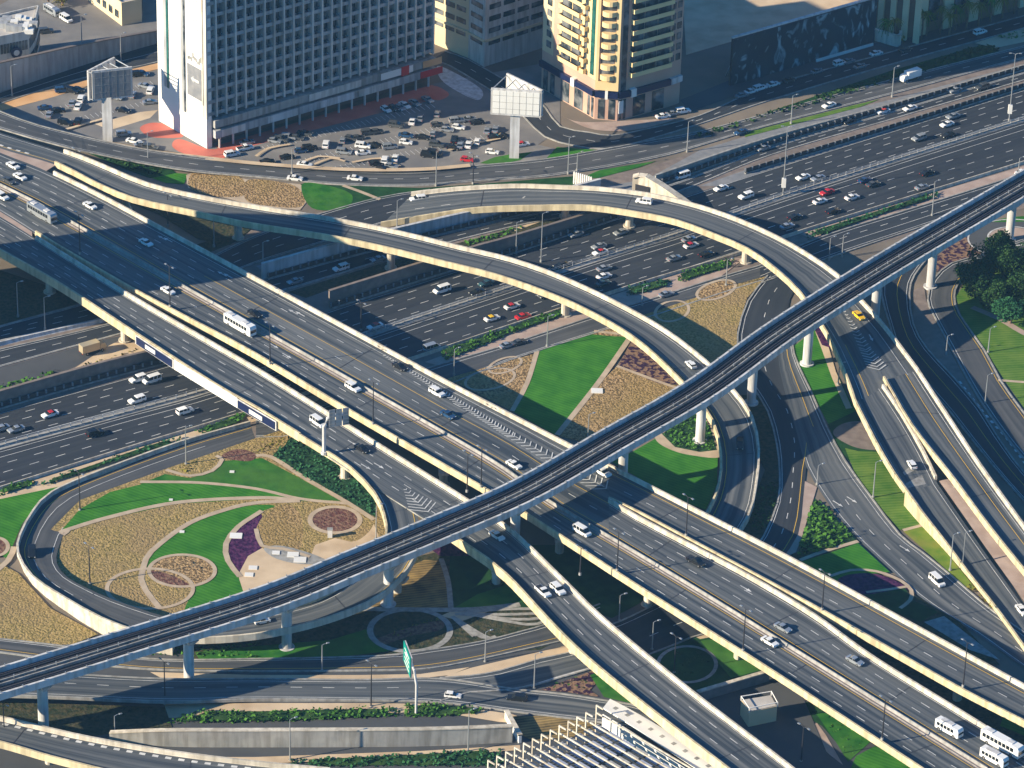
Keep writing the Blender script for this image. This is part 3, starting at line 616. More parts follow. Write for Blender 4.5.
G('plaza', 'grey', [(264, 548), (284, 546), (318, 556), (327, 563), (300, 564), (275, 558)])
G('planting', 'plantbed', [(271, 457), (291, 437), (318, 452), (340, 464), (362, 478), (375, 500), (377, 518), (351, 504), (306, 479)], False)
stuff('ground_cover', 'leafb', [(271, 457), (291, 437), (318, 452), (340, 464), (362, 478), (375, 500), (377, 518), (351, 504), (306, 479)], h=.8, dens=4, s=.4)
G('planting', 'scrub', [(245, 454), (256, 443), (286, 433), (284, 446), (262, 457)]); stuff('ground_cover', 'leafo', [(247, 453), (256, 445), (284, 436), (282, 446), (262, 455)], h=.5, dens=2)
G('planting', 'maroon', [(222, 455), (238, 449), (256, 454), (250, 461), (228, 459)])
G('planting', 'scrub', [(170, 471), (190, 462), (217, 459), (213, 468), (190, 475)]); stuff('ground_cover', 'leafo', [(172, 471), (190, 464), (215, 461), (209, 469), (190, 474)], h=.5, dens=2)
line([(256, 457), (271, 458), (306, 480), (346, 503), (374, 521)], 1.5); line([(140, 483), (200, 484), (256, 490), (300, 500), (350, 505)], 1.3)
line([(61, 533), (107, 519), (175, 504), (256, 499), (296, 501)], 1.6); line([(141, 580), (146, 560), (160, 545), (190, 524), (225, 511), (256, 504), (300, 502)], 1.6)
line([(262, 512), (238, 528), (226, 545), (228, 562), (240, 578)], 1.5); line([(256, 530), (262, 547), (283, 550), (310, 558)], 1.2); line([(166, 471), (190, 477), (212, 472), (222, 461), (216, 457)], 1.2)
line([(70, 530), (64, 536), (60, 532)], 1.0)
ring(150, 590, 43, 20, 1.2, 'path', 0, 'scrub'); ring(182, 572, 33, 16, 1.2, 'path', 0, 'tan'); ring(150, 590, 43, 20, 1.2); G('planting', 'maroon', [(150, 571), (165, 573), (182, 580), (190, 587), (172, 585), (155, 579)]); line([(141, 580), (146, 592), (160, 610)], 1.6)
# outside the loop on the left
G('lawn', 'mown', [(-60, 520), (0, 499), (62, 486), (37, 504), (22, 524), (13, 545), (8, 560), (-10, 545), (-60, 560)], False)
G('planting', 'scrub', [(-60, 560), (0, 563), (18, 573), (50, 608), (98, 634), (66, 647), (0, 640), (-60, 630)], False)
line([(-20, 585), (8, 562), (14, 548)], 1.6); ring(-4, 548, 12, 9, 1.2, 'path', 0, 'maroon')

# ---- lower ground: radial beds, circles, lawns
G('ground', 'asphalt3', [(190, 640), (330, 630), (400, 570), (470, 548), (520, 560), (620, 610), (720, 560), (800, 600), (1060, 760), (1060, 900), (-80, 900), (-80, 650)], False)
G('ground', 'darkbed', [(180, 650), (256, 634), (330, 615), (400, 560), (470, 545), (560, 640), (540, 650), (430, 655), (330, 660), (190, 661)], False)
G('lawn', 'dgrass', [(450, 548), (480, 552), (520, 596), (535, 608), (490, 609), (448, 612)], False)
G('lawn', 'grass', [(256, 646), (330, 640), (390, 622), (398, 650), (330, 658), (200, 661), (195, 652)], False)
G('lawn', 'grass', [(452, 609), (478, 594), (510, 584), (530, 600), (495, 606)], False)
G('planting', 'rowbed', [(396, 573), (424, 560), (442, 560), (448, 582), (452, 608), (430, 612), (350, 609), (330, 612), (362, 590)], False)
line([(441, 560), (448, 582), (451, 610)], 1.4, 'grey'); line([(340, 610), (400, 611), (470, 611), (520, 606)], 2.0, 'grey')
G('path', 'sand', [(440, 616), (452, 611), (496, 609), (462, 621)], False)
ring(410, 632, 40, 21, 1.8, 'grey', 0, 'darkbed'); G('planting', 'maroon', [(375, 640), (400, 630), (430, 622), (443, 622), (440, 630), (410, 636), (382, 645)])
stuff('ground_cover', 'leafo', [(385, 637), (410, 628), (437, 619), (441, 627), (410, 637)], h=.5, dens=2)
for k in range(7): line([(455+k*5, 616), (500+k*9, 611+k*5), (552-k*3, 610+k*4.5)] if k < 4 else [(452, 618), (490-8*(k-4), 640-1*(k-4)), (520-24*(k-4), 640-2*(k-4))], 1.2, 'grey')
stuff('ground_cover', 'leaf', [(145, 652), (180, 646), (256, 646), (256, 659), (150, 657)], h=.8, dens=2.5)
G('planting', 'purple', [(425, 545), (470, 540), (500, 560), (470, 556), (440, 556)], False)
# right of the left flyover
G('lawn', 'dgrass', [(620, 625), (700, 632), (768, 668), (697, 692), (672, 680), (640, 648)], False)
ring(687, 666, 29, 18, 1.1, 'grey'); stuff('ground_cover', 'leafd', [(665, 665), (680, 652), (700, 653), (712, 665), (695, 680), (675, 678)], h=.5, dens=2.5)
G('lawn', 'grass', [(699, 639), (721, 640), (768, 668), (731, 678), (716, 660)], False)  # lit part of the same lawn, sunlight painted as lighter green
G('verge', 'sand', [(690, 634), (702, 628), (716, 636), (700, 639)], False)
G('lawn', 'dgrass', [(789, 706), (802, 702), (813, 702), (858, 728), (871, 741), (848, 762), (836, 742), (822, 726)], False)
G('lawn', 'grass', [(815, 712), (830, 714), (858, 728), (871, 741), (848, 762), (836, 742), (822, 722)], False)
G('lawn', 'mown', [(848, 775), (856, 756), (875, 746), (908, 761), (930, 775)], False)
G('pavement', 'pink', [(802, 728), (817, 723), (826, 735), (843, 765), (830, 755)], False)
stuff('ground_cover', 'leaf', [(818, 716), (832, 715), (857, 728), (868, 741), (848, 760), (836, 742)], h=.5, dens=2.2)
G('pavement', 'pink', [(772, 708), (800, 697), (812, 697), (780, 712)], False)
# between and right of the right flyovers
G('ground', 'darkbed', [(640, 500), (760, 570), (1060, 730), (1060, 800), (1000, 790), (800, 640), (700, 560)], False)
G('verge', 'slope', [(790, 596), (830, 615), (860, 640), (835, 640), (810, 615)], False); G('lawn', 'mown', [(1004, 714), (1030, 722), (1030, 738), (1000, 726)], False)
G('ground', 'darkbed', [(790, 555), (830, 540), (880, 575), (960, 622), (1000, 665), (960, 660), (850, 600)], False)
G('lawn', 'mown', [(800, 562), (832, 552), (858, 543), (890, 572), (868, 574), (840, 584), (815, 572)], False)
G('planting', 'purple', [(838, 580), (852, 574), (876, 574), (898, 582), (906, 590), (868, 594), (850, 590)])
line([(830, 578), (850, 572), (876, 573), (900, 582), (911, 592), (910, 602), (900, 610)], 1.1); line([(866, 594), (890, 591), (908, 588)], 1.0)
G('lawn', 'dgrass', [(862, 596), (905, 588), (912, 600), (938, 612), (920, 622), (890, 610)], False)
G('pavement', 'grey', [(924, 622), (944, 616), (975, 640), (1000, 660), (970, 650)], False)
G('planting', 'plantbed', [(815, 498), (857, 541), (824, 552), (797, 557), (806, 528)], False)
stuff('ground_cover', 'leaf', [(815, 499), (857, 541), (824, 552), (797, 557), (806, 528)], h=1.5, dens=4, s=.55)
line([(800, 562), (824, 553), (858, 543)], 1.3)

# ------------------------------------------------------------------ ramps, loop and flyovers
FG = 'elevated road structures of the interchange'
XF = [-60, 0, 55, 125, 190, 256, 363, 450, 512, 560, 609]
bridge('flyover', 'wide flyover carriageway with yellow line and chevrons, before it splits', 'flyover', band(E1, S1u, [-60, 0, 41, 97, 160, 256, 363, 450, 512, 560, 609], HF),
 [(.10, 'l'), (.33, 'd'), (.55, 'y', .42, 1), (.53, 'd', 0, .42), (.74, 'd'), (.95, 'y')], par=(1, 0), piers=[(300, 345)], fm='cream', pstart=(41, -999))
bridge('flyover', 'second flyover carriageway from the right, carrying the white coach and the white van', 'flyover', band(S1l, F2l, [-60, 0, 50, 130, 185, 256, 363, 491, 549, 624, 700, 768, 850, 923, 990], HF),
 [(.05, 'y'), (.33, 'd'), (.64, 'd'), (.93, 'l')], par=(0, 1), piers=[(562, 553), (654, 606), (742, 660), (420, 500)], pstart=(-999, 30))
bridge('flyover', 'widest flyover carriageway at left with dark sign panel on its side, ending at bottom centre', 'flyover', band(F3u, F3l, [-60, 0, 62, 137, 215, 256, 300, 345, 380, 430, 461, 510, 561, 600, 652, 702, 768, 800, 830], HF),
 [(.06, 'l'), (.3, 'd', 0, 1), (.5, 'd', 0, .56), (.72, 'd', 0, .62), (.62, 'd', .62, 1), (.93, 'y', .62, 1)], piers=[(46, 292), (127, 341), (341, 478), (493, 582), (571, 652), (640, 705)], par=(1, 0), pstart=(32, -999))
bridge('flyover', 'outer flyover carriageway at lower right, empty of cars, right of the dark gap', 'flyover', band(E1, FAl, [609, 640, 700, 768, 828, 900, 960, 1024, 1080], HF),
 [(.14, 'y'), (.5, 'd'), (.9, 'y')], piers=[(760, 578), (963, 700)])
bridge('flyover', 'inner flyover carriageway at lower right carrying the black pickup and two buses', 'flyover', band(FBu, S1u, [609, 637, 700, 752, 815, 875, 980, 1040], HF),
 [(.08, 'l'), (.36, 'd'), (.66, 'd'), (.95, 'y')], piers=[(700, 590), (900, 700)], fm='cream', par=(1, 0))
# outer parapet of the left flyover from both sides of the exit
def par_line(label, pts, z, m='yellowc', lo=-1.1, name='parapet_wall', flip=1):
    C = []
    for p in smooth_line([(q[0], q[1], q[2] if len(q) > 2 else z) for q in pts], 14): a = at(p[0], p[1], p[2]+1); C.append(Vector((a.x, a.y, p[2])))
    b = MB(); sweep(b, C, [(-.25, lo), (-.25, 1), (.25, 1), (.3, .2), (.3, lo)], flip); return b.build(name, M[m])
rt3 = [v[2] for k, v in TH.items() if k.startswith('flyoverwidest')][0]
def adopt(o, rt):
    for v in o.data.vertices: v.co -= rt.location
    o.parent = rt; return o
adopt(par_line('', [(-60, 215), (0, 249), (62, 284), (137, 333), (215, 383), (256, 406), (300, 433)], HF, name='parapet'), rt3)
adopt(par_line('', [(428, 517), (461, 540), (506, 573), (587, 656), (729, 768), (830, 841)], HF, name='parapet'), rt3)
fl = edges(band(S1u, S1l, [-60, 0, 50, 130, 190, 256, 363, 491, 549, 624, 700, 768, 850, 923, 988], HF-.02), 1.0)
b = MB(); sheet(b, *fl, 0); tag(b.build('median_strip', M['pink']), kind='structure')
mc = lerp_line(*fl, .45); brt = empty('median_barrier', mc[len(mc)//2], label='low concrete barrier on the pink strip between the right and middle flyover carriageways', cat='barrier')
b = MB(); sweep(b, mc, [(-.25, 0), (-.1, .25), (-.07, .6), (.07, .6), (.1, .25), (.25, 0)]); b.build('base', M['grey'], brt)
b = MB(); sweep(b, mc, [(-.9, .01), (-.9, .12), (-.7, .12), (-.7, .01)]); b.build('kerb', M['grey'], brt)
# sign panel on the flyover side
def panel_on(p0, p1, z0, z1, m, name, out=.5):
    a = at(*p0, HF+1); b = at(*p1, HF+1); d = (b-a); d.z = 0; nn = Vector((d.y, -d.x, 0)).normalized()
    if nn.y > 0: nn = -nn
    o = MB().obox((a.x+nn.x*out, a.y+nn.y*out, z0), d, nn*.12, (0, 0, z1-z0)); return adopt(o.build(name, M[m]), rt3)
panel_on((137, 333), (175, 358), HF-1.6, HF+.8, 'pale', 'sign_frame', .42); panel_on((138.5, 334), (174, 357.3), HF-1.35, HF+.55, 'navy', 'sign_panel', .6)
panel_on((175.5, 358.3), (239, 397), HF-1.6, HF+.9, 'wwall', 'sign_panel', .42)
panel_on((239, 397), (278, 420), HF-1.6, HF+.8, 'pale', 'sign_frame', .42); panel_on((240, 397.6), (277, 419.4), HF-1.35, HF+.55, 'navy', 'sign_panel', .6)
for (a_, b_) in (((252, 404.6), (265, 412.6)), ((148, 340), (158, 346.4))): panel_on(a_, b_, HF-.85, HF+.15, 'wwall', 'sign_lettering', .75)
# loop ramp (flyover exit, under the metro, round the garden)
bridge('loop_ramp', 'curved exit ramp leaving the left flyover and passing under the metro viaduct beside the garden', 'ramp',
 [(330, 410, 300, 434, 6.7), (368, 434, 321, 447, 6.7), (392, 462, 350, 466, 6.6), (410, 487, 374, 491, 6.5), (418, 513, 384, 513, 6.3), (420, 540, 386, 535, 6.1), (407, 568, 372, 558, 5.8), (380, 594, 345, 580, 5.5), (350, 609, 318, 596, 5.2), (306, 623, 285, 606, 4.9), (256, 633, 248, 612, 4.6), (205, 637, 208, 618, 4.3), (172, 636, 178, 616, 4.1)], [(.12, 'y'), (.85, 'l')], piers=[(412, 590), (391, 595)], fm='yellowc', par=(1, 1), pfrac=(.36, 0))
bridge('loop_road', 'loop road curving round the large garden at left between pale kerb walls', 'ramp',
 [(178, 616, 172, 636, 4.1), (150, 608, 140, 631, 3.8), (112, 595, 101, 617, 3.2), (87, 584, 60, 594, 2.4), (67, 573, 32, 575, 1.5), (57, 560, 18, 552, .8), (58, 545, 20, 534, .4), (70, 520, 33, 510, .2), (100, 497, 52, 491, .12), (162, 471, 100, 470, .08), (210, 455, 180, 441, .06), (256, 437, 250, 421, .05)], [(.12, 'l'), (.82, 'y'), (.6, 'l', .2, .9)], solid=True, par=(0, 1), fm='cream', m='asphalt3')
# left curved ramp
RB = [(-60, 108, -60, 118, 6.8), (0, 129, -5, 143, 6.8), (64, 149, 55, 161, 6.8), (98, 162, 90, 179, 6.9), (146, 182, 133, 197, 7.0), (200, 195, 192, 210, 7.2), (256, 205, 248, 222, 7.4), (336, 218, 325, 234, 7.6), (396, 230, 384, 246, 7.6), (462, 246, 445, 261, 7.4), (512, 258, 497, 274, 7.2), (560, 275, 546, 291, 6.8), (612, 299, 587, 309, 6.3), (664, 328, 632, 335, 5.7), (706, 360, 668, 366, 5.0), (732, 387, 694, 394, 4.3), (752, 415, 713, 420, 3.5), (759, 449, 721, 452, 2.6), (756, 485, 719, 482, 1.7), (748, 515, 709, 508, 1.0), (725, 548, 690, 535, .5), (690, 580, 660, 565, .15)]
bridge('curved_ramp', 'narrow curved ramp sweeping from top left over the highway and down under the metro', 'ramp', RB, [(.12, 'l'), (.85, 'y'), (.8, 'b', 0, .1)], piers=[(135, 200), (237, 237), (390, 268), (571, 316)], par=(1, 1), pstart=(60, 54))
RC = [(411, 192, 381, 222, .3), (456, 187, 430, 214, 2.2), (512, 184, 480, 207, 4.2), (555, 185, 540, 205, 5.6), (600, 187, 590, 205, 6.8), (650, 193, 640, 212, 7.4), (697, 204, 678, 220, 7.5), (738, 218, 716, 234, 7.3), (776, 235, 748, 248, 6.9), (808, 253, 776, 268, 6.4), (838, 274, 800, 291, 6.0), (860, 297, 818, 317, 5.7), (885, 325, 835, 347, 5.4), (908, 355, 850, 384, 5.3), (917, 367, 855, 399, 5.3)]
bridge('curved_ramp', 'wide curved ramp arching over the highway at upper right, carrying a white car', 'ramp', RC, [(.14, 'l'), (.55, 'd', 0, .1), (.88, 'l'), (.78, 'y', .86, 1)], piers=[(562, 211), (738, 260), (630, 222)], par=(1, 1))
c1 = bridge('curved_ramp', 'left branch of the right-hand curved ramp, carrying one white car', 'ramp',
 [(882, 383, 855, 399, 5.3), (902, 412, 875, 439, 5.0), (922, 447, 893, 470, 4.5), (938, 480, 905, 487, 3.8)], [(.12, 'l'), (.88, 'l')], par=(0, 1), fm='yellowc')
adopt(par_line('', [(883, 384, 5.25), (902, 412, 5.0), (922, 447, 4.5), (936, 476, 3.8)], 5, 'cream', -.5, 'parapet'), c1[2])
bridge('curved_ramp', 'sloping ground end of the left branch, beside the pink paved wedge', 'ramp',
 [(938, 480, 905, 487, 3.8), (960, 512, 922, 511, 2.8), (985, 548, 947, 543, 1.5), (1008, 580, 970, 574, .5), (1040, 625, 1000, 612, .2), (1080, 680, 1040, 668, .1)], [(.12, 'l'), (.88, 'l')], solid=True, par=(0, 1), fm='yellowc')
bridge('curved_ramp', 'right branch of the curved ramp on the right, with yellow centre line and no cars', 'ramp',
 [(917, 367, 884, 376, 5.3), (945, 410, 912, 424, 5.3), (980, 463, 952, 475, 5.2), (1024, 524, 990, 526, 5.0), (1075, 592, 1040, 588, 4.6)], [(.12, 'l'), (.34, 'y'), (.88, 'l')], solid=False, par=(1, 1), piers=[(960, 500)])
L_, R_ = edges([(939, 481, 952, 478, 3.7), (961, 512, 981, 514, 2.7), (986, 548, 1010, 552, 1.4), (1009, 580, 1036, 588, .45), (1041, 625, 1070, 632, .15)], 0); wb = MB(); sheet(wb, L_, R_, .01); tag(wb.build('pavement', M['pink']), kind='structure')
G('road_marking', 'white', [(867, 366), (880, 362), (884, 374), (872, 372)], False, z=5.36) if False else None

# bottom roads
road('ramp_road', [(720, 545, 690, 540, 0), (700, 570, 672, 562, 0), (687, 592, 712, 625, 0), (658, 605, 690, 640, 0), (618, 624, 645, 658, 0), (590, 632, 610, 670, 0)], [(.1, 'l'), (.6, 'd')], 'asphalt')
road('ramp_road', [(600, 606, 600, 632, 0), (551, 625, 560, 643, 0), (520, 634, 520, 652, 0), (480, 644, 480, 661, 0), (430, 652, 430, 670, 0), (380, 658, 380, 672, 0), (256, 661, 256, 673, 0), (150, 661, 150, 671, 0), (60, 648, 60, 662, 0), (0, 641, 0, 654, 0), (-60, 634, -60, 648, 0)], [(.12, 'l'), (.8, 'y')], 'asphalt3')
G('verge', 'sand', [(470, 668), (560, 647), (575, 643), (580, 652), (548, 660), (512, 669), (480, 676), (440, 678)], False)
road('ramp_road', [(620, 636, 640, 655, 0), (577, 653, 600, 668, 0), (540, 661, 545, 684, 0), (500, 673, 505, 692, 0), (470, 678, 470, 694, 0), (440, 680, 440, 703, 0)], [(.15, 'l')], 'asphalt2')
road('lower_road', [(-60, 668, 697, 3.2), (0, 670, 697, 3.2), (67, 676, 699, 3), (165, 681, 703, 2), (256, 681, 701, .6), (360, 682, 702, .1), (440, 681, 704, .05), (512, 691, 713, 0), (560, 696, 719, 0), (600, 702, 724, 0), (650, 712, 736, 0), (720, 745, 765, 0)], [(.1, 'l'), (.4, 'd', 0, .6), (.9, 'l')], 'asphalt2', 'kk')
G('pavement', 'sand', [(150, 672), (256, 675), (360, 675), (420, 674), (470, 667), (450, 675), (406, 680), (256, 679), (165, 680)], False)
w_, y_ = marks(*edges([(466, 686, 466, 696, 0), (506, 682, 506, 694, 0)], 0), [(.5, 'b')], .2); tag(w_.build('lane_marking', M['white']), kind='structure')
def chevrons(p0, p1, w0, w1, n, z, m='white'):
    a = at(*p0, z); b = at(*p1, z); d = (b-a); q = Vector((-d.y, d.x, 0)).normalized(); u = d.normalized(); mb = MB()
    for k in range(n):
        c = a.lerp(b, k/(n-1)); w = w0+(w1-w0)*k/(n-1)
        for s in (-1, 1):
            e = c+q*s*w-u*w*.8; v = u*.15; mb.add([c-v, c+v, e+v, e-v], [(0, 1, 2, 3)])
    for v in range(len(mb.v)): mb.v[v] = (mb.v[v][0], mb.v[v][1], z+.09)
    tag(mb.build('road_marking', M[m]), kind='structure')
chevrons((475, 690), (508, 689), .3, 3.2, 9, 0.05)
chevrons((385, 356), (512, 436), .35, 1.3, 46, HF); chevrons((514, 437), (606, 489), 1.3, 2.6, 18, HF)
chevrons((406, 490), (428, 512), .4, 3.2, 8, HF-.03)
chevrons((845, 312), (866, 350), .3, 1.4, 12, 5.6, 'white'); chevrons((867, 352), (879, 370), 1.4, 2.3, 7, 5.42)
G('verge', 'purpletan', [(540, 690), (600, 668), (608, 670), (590, 690), (600, 697), (566, 692)], False); stuff('ground_cover', 'leaf', [(545, 689), (585, 676), (592, 690), (570, 692)], h=.7, dens=1.2)
G('lawn', 'grass', [(590, 675), (603, 670), (640, 702), (630, 703), (604, 697)], False)
line([(531, 688), (566, 677), (600, 668)], .8, 'pale')
G('verge', 'sand', [(165, 704), (256, 703), (360, 703), (440, 704), (512, 714), (540, 724), (500, 722), (440, 712), (360, 714), (165, 718)], False)
hedge('long green hedge on top of the grey retaining wall, left part', [(192, 714), (256, 714), (330, 712), (395, 711), (402, 718), (330, 722), (256, 725), (168, 725)], 'leaf', 1.8, 6, group='hedges above the retaining wall', name='hedge')
hedge('shorter green hedge above the grey retaining wall, right of the gantry foot', [(402, 708), (440, 706), (488, 712), (478, 716), (440, 719), (405, 719)], 'leaf', 1.6, 6, group='hedges above the retaining wall', name='hedge')
G('ground', 'darkbed', [(-60, 700), (165, 707), (172, 727), (90, 736), (-60, 716)], False)  # dark patch painted in for the shade over this ground
G('lawn', 'dgrass', [(516, 545), (570, 545), (652, 590), (640, 603), (612, 618), (560, 600), (535, 575)], False)  # lawn under the flyovers, their shade put into its deep green
# retaining walls
def wall_px(name, label, top, h, m='grey', t=.5, cat='wall', cap=None, z=0):
    """freestanding or retaining wall: base line given at ground, height list or number"""
    C = [(at(p[0], p[1], z), p[2] if len(p) > 2 else h) for p in smooth_line([(q[0], q[1], q[2] if len(q) > 2 else h) for q in top], 14)]
    rt = empty(name, C[len(C)//2][0], label=label, cat=cat); b = MB(); cp = MB()
    for (a, ha), (c, hc) in zip(C, C[1:]):
        d = (c-a).normalized(); q = Vector((-d.y, d.x, 0))*t/2; zz = Vector((0, 0, 1))
        vs = [a-q, c-q, c+q, a+q, a-q+zz*ha, c-q+zz*hc, c+q+zz*hc, a+q+zz*ha]
        b.add(vs, [(0, 1, 5, 4), (3, 7, 6, 2), (4, 5, 6, 7), (0, 4, 7, 3), (1, 2, 6, 5)])
        q2 = q*1.6; cp.add([a-q2+zz*ha, c-q2+zz*hc, c+q2+zz*hc, a+q2+zz*ha, a-q2+zz*(ha+.25), c-q2+zz*(hc+.25), c+q2+zz*(hc+.25), a+q2+zz*(ha+.25)], [(0, 1, 5, 4), (3, 7, 6, 2), (4, 5, 6, 7), (0, 3, 2, 1)])
    b.build('wall_face', M[m], rt); cp.build('coping', M[cap or 'cream'], rt); return rt
wall_px('retaining_wall', 'long grey stained retaining wall below the hedge at the bottom centre', [(110, 741, 2.0), (165, 747, 3.9), (256, 748, 4.2), (420, 747, 4.2), (512, 743, 4.0)], 4.2, 'grey', .6, cap='cream')
G('ground', 'asphalt3', [(-60, 745), (90, 738), (165, 748), (256, 748.5), (420, 747.5), (520, 743), (540, 750), (256, 757), (-60, 775)], False)
G('verge', 'sand', [(170, 757), (256, 757), (420, 751), (520, 745), (520, 750), (420, 757), (256, 764)], False)
hedge('low green hedge along the bottom edge of the picture, left of the white beams', [(290, 762), (400, 757), (500, 751), (505, 762), (500, 768), (290, 769)], 'leafb', 1.3, 6, group='hedges above the retaining wall', name='hedge')
wall_px('retaining_wall', 'long brown retaining wall above the far highway carriageway at the left edge', [(-60, 425, 4), (0, 407, 4), (95, 380, 4), (150, 365, 3.6), (176, 358, 3.2)], 4, 'slope', .5, cap='slope')
wall_px('retaining_wall', 'long brown retaining wall above the highway, crossing under the left curved ramp', [(329, 307, 4.2), (461, 266, 4.2), (512, 251, 4), (617, 217, 3.4)], 4, 'slope', .5, cap='slope')
wall_px('retaining_wall', 'long pale grey retaining wall above the narrow road, passing under both curved ramps', [(262, 279, 4), (376, 248, 4), (512, 215, 3.6), (600, 191, 3.2)], 4, 'pale', .5, cap='pale')
wall_px('retaining_wall', 'long low pale grey retaining wall at upper right below the grass strip', [(655, 185, 2.6), (768, 145, 2.0), (893, 107, 1.0), (1024, 68, .7)], 3, 'grey', .4, cap='grey')
wall_px('retaining_wall', 'dark retaining wall with pale coping beside the small beige kiosk', [(768, 682), (697, 703)], 2.6, 'slopeg', .6)
G('ground', 'asphalt3', [(697, 703), (768, 682), (800, 690), (830, 760), (800, 775), (720, 735)], False)
par3 = bridge('curved_ramp', 'low curved ramp crossing the bottom left corner of the picture', 'ramp', [(-60, 705, -60, 728, 5), (0, 716, 0, 741, 5), (87, 736, 60, 758, 5), (175, 751, 150, 779, 5), (256, 761, 240, 792, 5), (330, 768, 320, 800, 5)], [(.12, 'b'), (.85, 'l')], piers=[(52, 765)], par=(1, 1), m='asphalt2')
wall_px('portal_wall', 'cream wedge-shaped wall with a dark opening beside the top of the right curved ramp', [(632, 193, 4.5), (646, 195, 5.2), (675, 206, 3.2), (706, 220, .8)], 4, 'cream', 1.2)
def door_panel(a, b, z0, z1, m='dmetal', name='opening'):
    p = at(*a, 0); q = at(*b, 0); d = q-p; n = Vector((d.y, -d.x, 0)).normalized(); n = n if n.y < 0 else -n
    return MB().obox((p.x+n.x*.7, p.y+n.y*.7, z0), d, n*.06, (0, 0, z1-z0)).build(name, M[m])
o = door_panel((636, 193.6), (650, 196.8), .4, 3.0); prt = bpy.data.objects['portal_wall']; adopt(o, prt)
# white louvred screen
rt = empty('louvre_screen', at(584, 188), label='small white louvred screen on the grass beside the curved ramp', cat='screen'); a = at(573, 184); b_ = at(592, 190); d = (b_-a)/9
for k in range(9):
    o = MB().obox(a+d*k, d*.55, (0.1, .35, 0), (0, 0, 3.4)); o.build('slat', M['wwall'], rt)
MB().obox(a+Vector((0, .4, 0)), d*9, (0, .15, 0), (0, 0, .8)).build('frame', M['pale'], rt)

# ------------------------------------------------------------------ metro viaduct
ZM = 14.0
MU = [(-60, 684), (0, 668), (128, 628), (256, 590), (340, 557), (430, 518), (512, 481), (600, 431), (684, 383), (768, 317+9), (870, 258), (985, 191), (1090, 130)]
MU[9] = (768, 326)
MLw = [(-60, 706), (0, 688), (128, 649), (256, 609), (340, 577), (430, 539), (512, 501), (600, 453), (684, 404), (768, 345), (870, 288), (985, 221), (1090, 160)]
MU = [(-60, 684), (0, 667), (128, 628), (256, 588), (340, 554), (430, 517), (512, 481), (600, 431), (684, 383), (768, 323), (870, 259), (985, 192), (1090, 131)]
ss = smooth_line([(a[0], a[1], b[0], b[1], ZM) for a, b in zip(MU, MLw)], 12)
L = []; Q = []
for a in ss: p = at(a[0], a[1], ZM); q = at(a[2], a[3], ZM); L.append(p); Q.append(q)
# keep an even width by resetting the lower edge on the normal of the upper one
MW = 8.4
L2 = []; Q2 = []
for i, p in enumerate(L):
    n = nrm(L, i); n = n if n.dot(Q[i]-p) > 0 else -n; c = p.copy(); L2.append(c); Q2.append(p+n*MW)
L, Q = L2, Q2; c = (L[len(L)//2]+Q[len(Q)//2])/2
mrt = empty('metro_viaduct', (c.x, c.y, 0), label='long grey metro viaduct with two tracks crossing the whole interchange diagonally', cat='viaduct')
sgn = 1 if (Q[0]-L[0]).dot(nrm(L, 0)) > 0 else -1
b = MB(); H = MW
sweep(b, L, [(-.1, 0), (-.1, -1.5), (1.2, -2.2), (2.2, -3.0), (MW-2.2, -3.0), (MW-1.2, -2.2), (MW+.1, -1.5), (MW+.1, 0), (MW-.3, 0), (MW-.5, -1.1), (.5, -1.1), (.3, 0)], sgn); b.build('box_girder', M['pale'], mrt)
for nm, lo, hi in (('parapet', -.15, .35), ('parapet', MW-.35, MW+.15)):
    b = MB(); sweep(b, L, [(lo, -.3), (lo, .12), (hi, .12), (hi, -.3)], sgn); b.build(nm, M['pale'], mrt)
b = MB(); sweep(b, L, [(.55, -1.08), (.55, -.95), (MW-.55, -.95), (MW-.55, -1.08)], sgn); b.build('track_bed', M['ballast'], mrt)
for o_ in (MW/2-.55, MW/2+.55):
    b = MB(); sweep(b, L, [(o_-.14, -.94), (o_-.14, -.3), (o_+.14, -.3), (o_+.14, -.94)], sgn); b.build('walkway_kerb', M['grey'], mrt)
for o_ in (1.15, 2.6, MW-2.6, MW-1.15):
    b = MB(); sweep(b, L, [(o_-.06, -.94), (o_-.06, -.76), (o_+.06, -.76), (o_+.06, -.94)], sgn); b.build('rail', M['rail'], mrt)
for o_ in (1.88, MW-1.88):
    b = MB(); sweep(b, L, [(o_-.16, -.94), (o_-.16, -.66), (o_+.16, -.66), (o_+.16, -.94)], sgn); b.build('power_rail', M['dmetal'], mrt)
b = MB(); T = length(L); s = 0
for i in range(len(L)-1):
    d = (L[i+1]-L[i]).length
    while s < d:
        q = L[i].lerp(L[i+1], s/d); n_ = nrm(L, i)*sgn
        for off in (.1, MW/2, MW-.1): p = q+n_*off; b.box(p.x-.1, p.y-.1, p.z-.2, p.x+.1, p.y+.1, p.z+.5)
        s += 4.5
    s -= d
tag(b.build('lineside_post', M['metal'], mrt), kind='stuff')
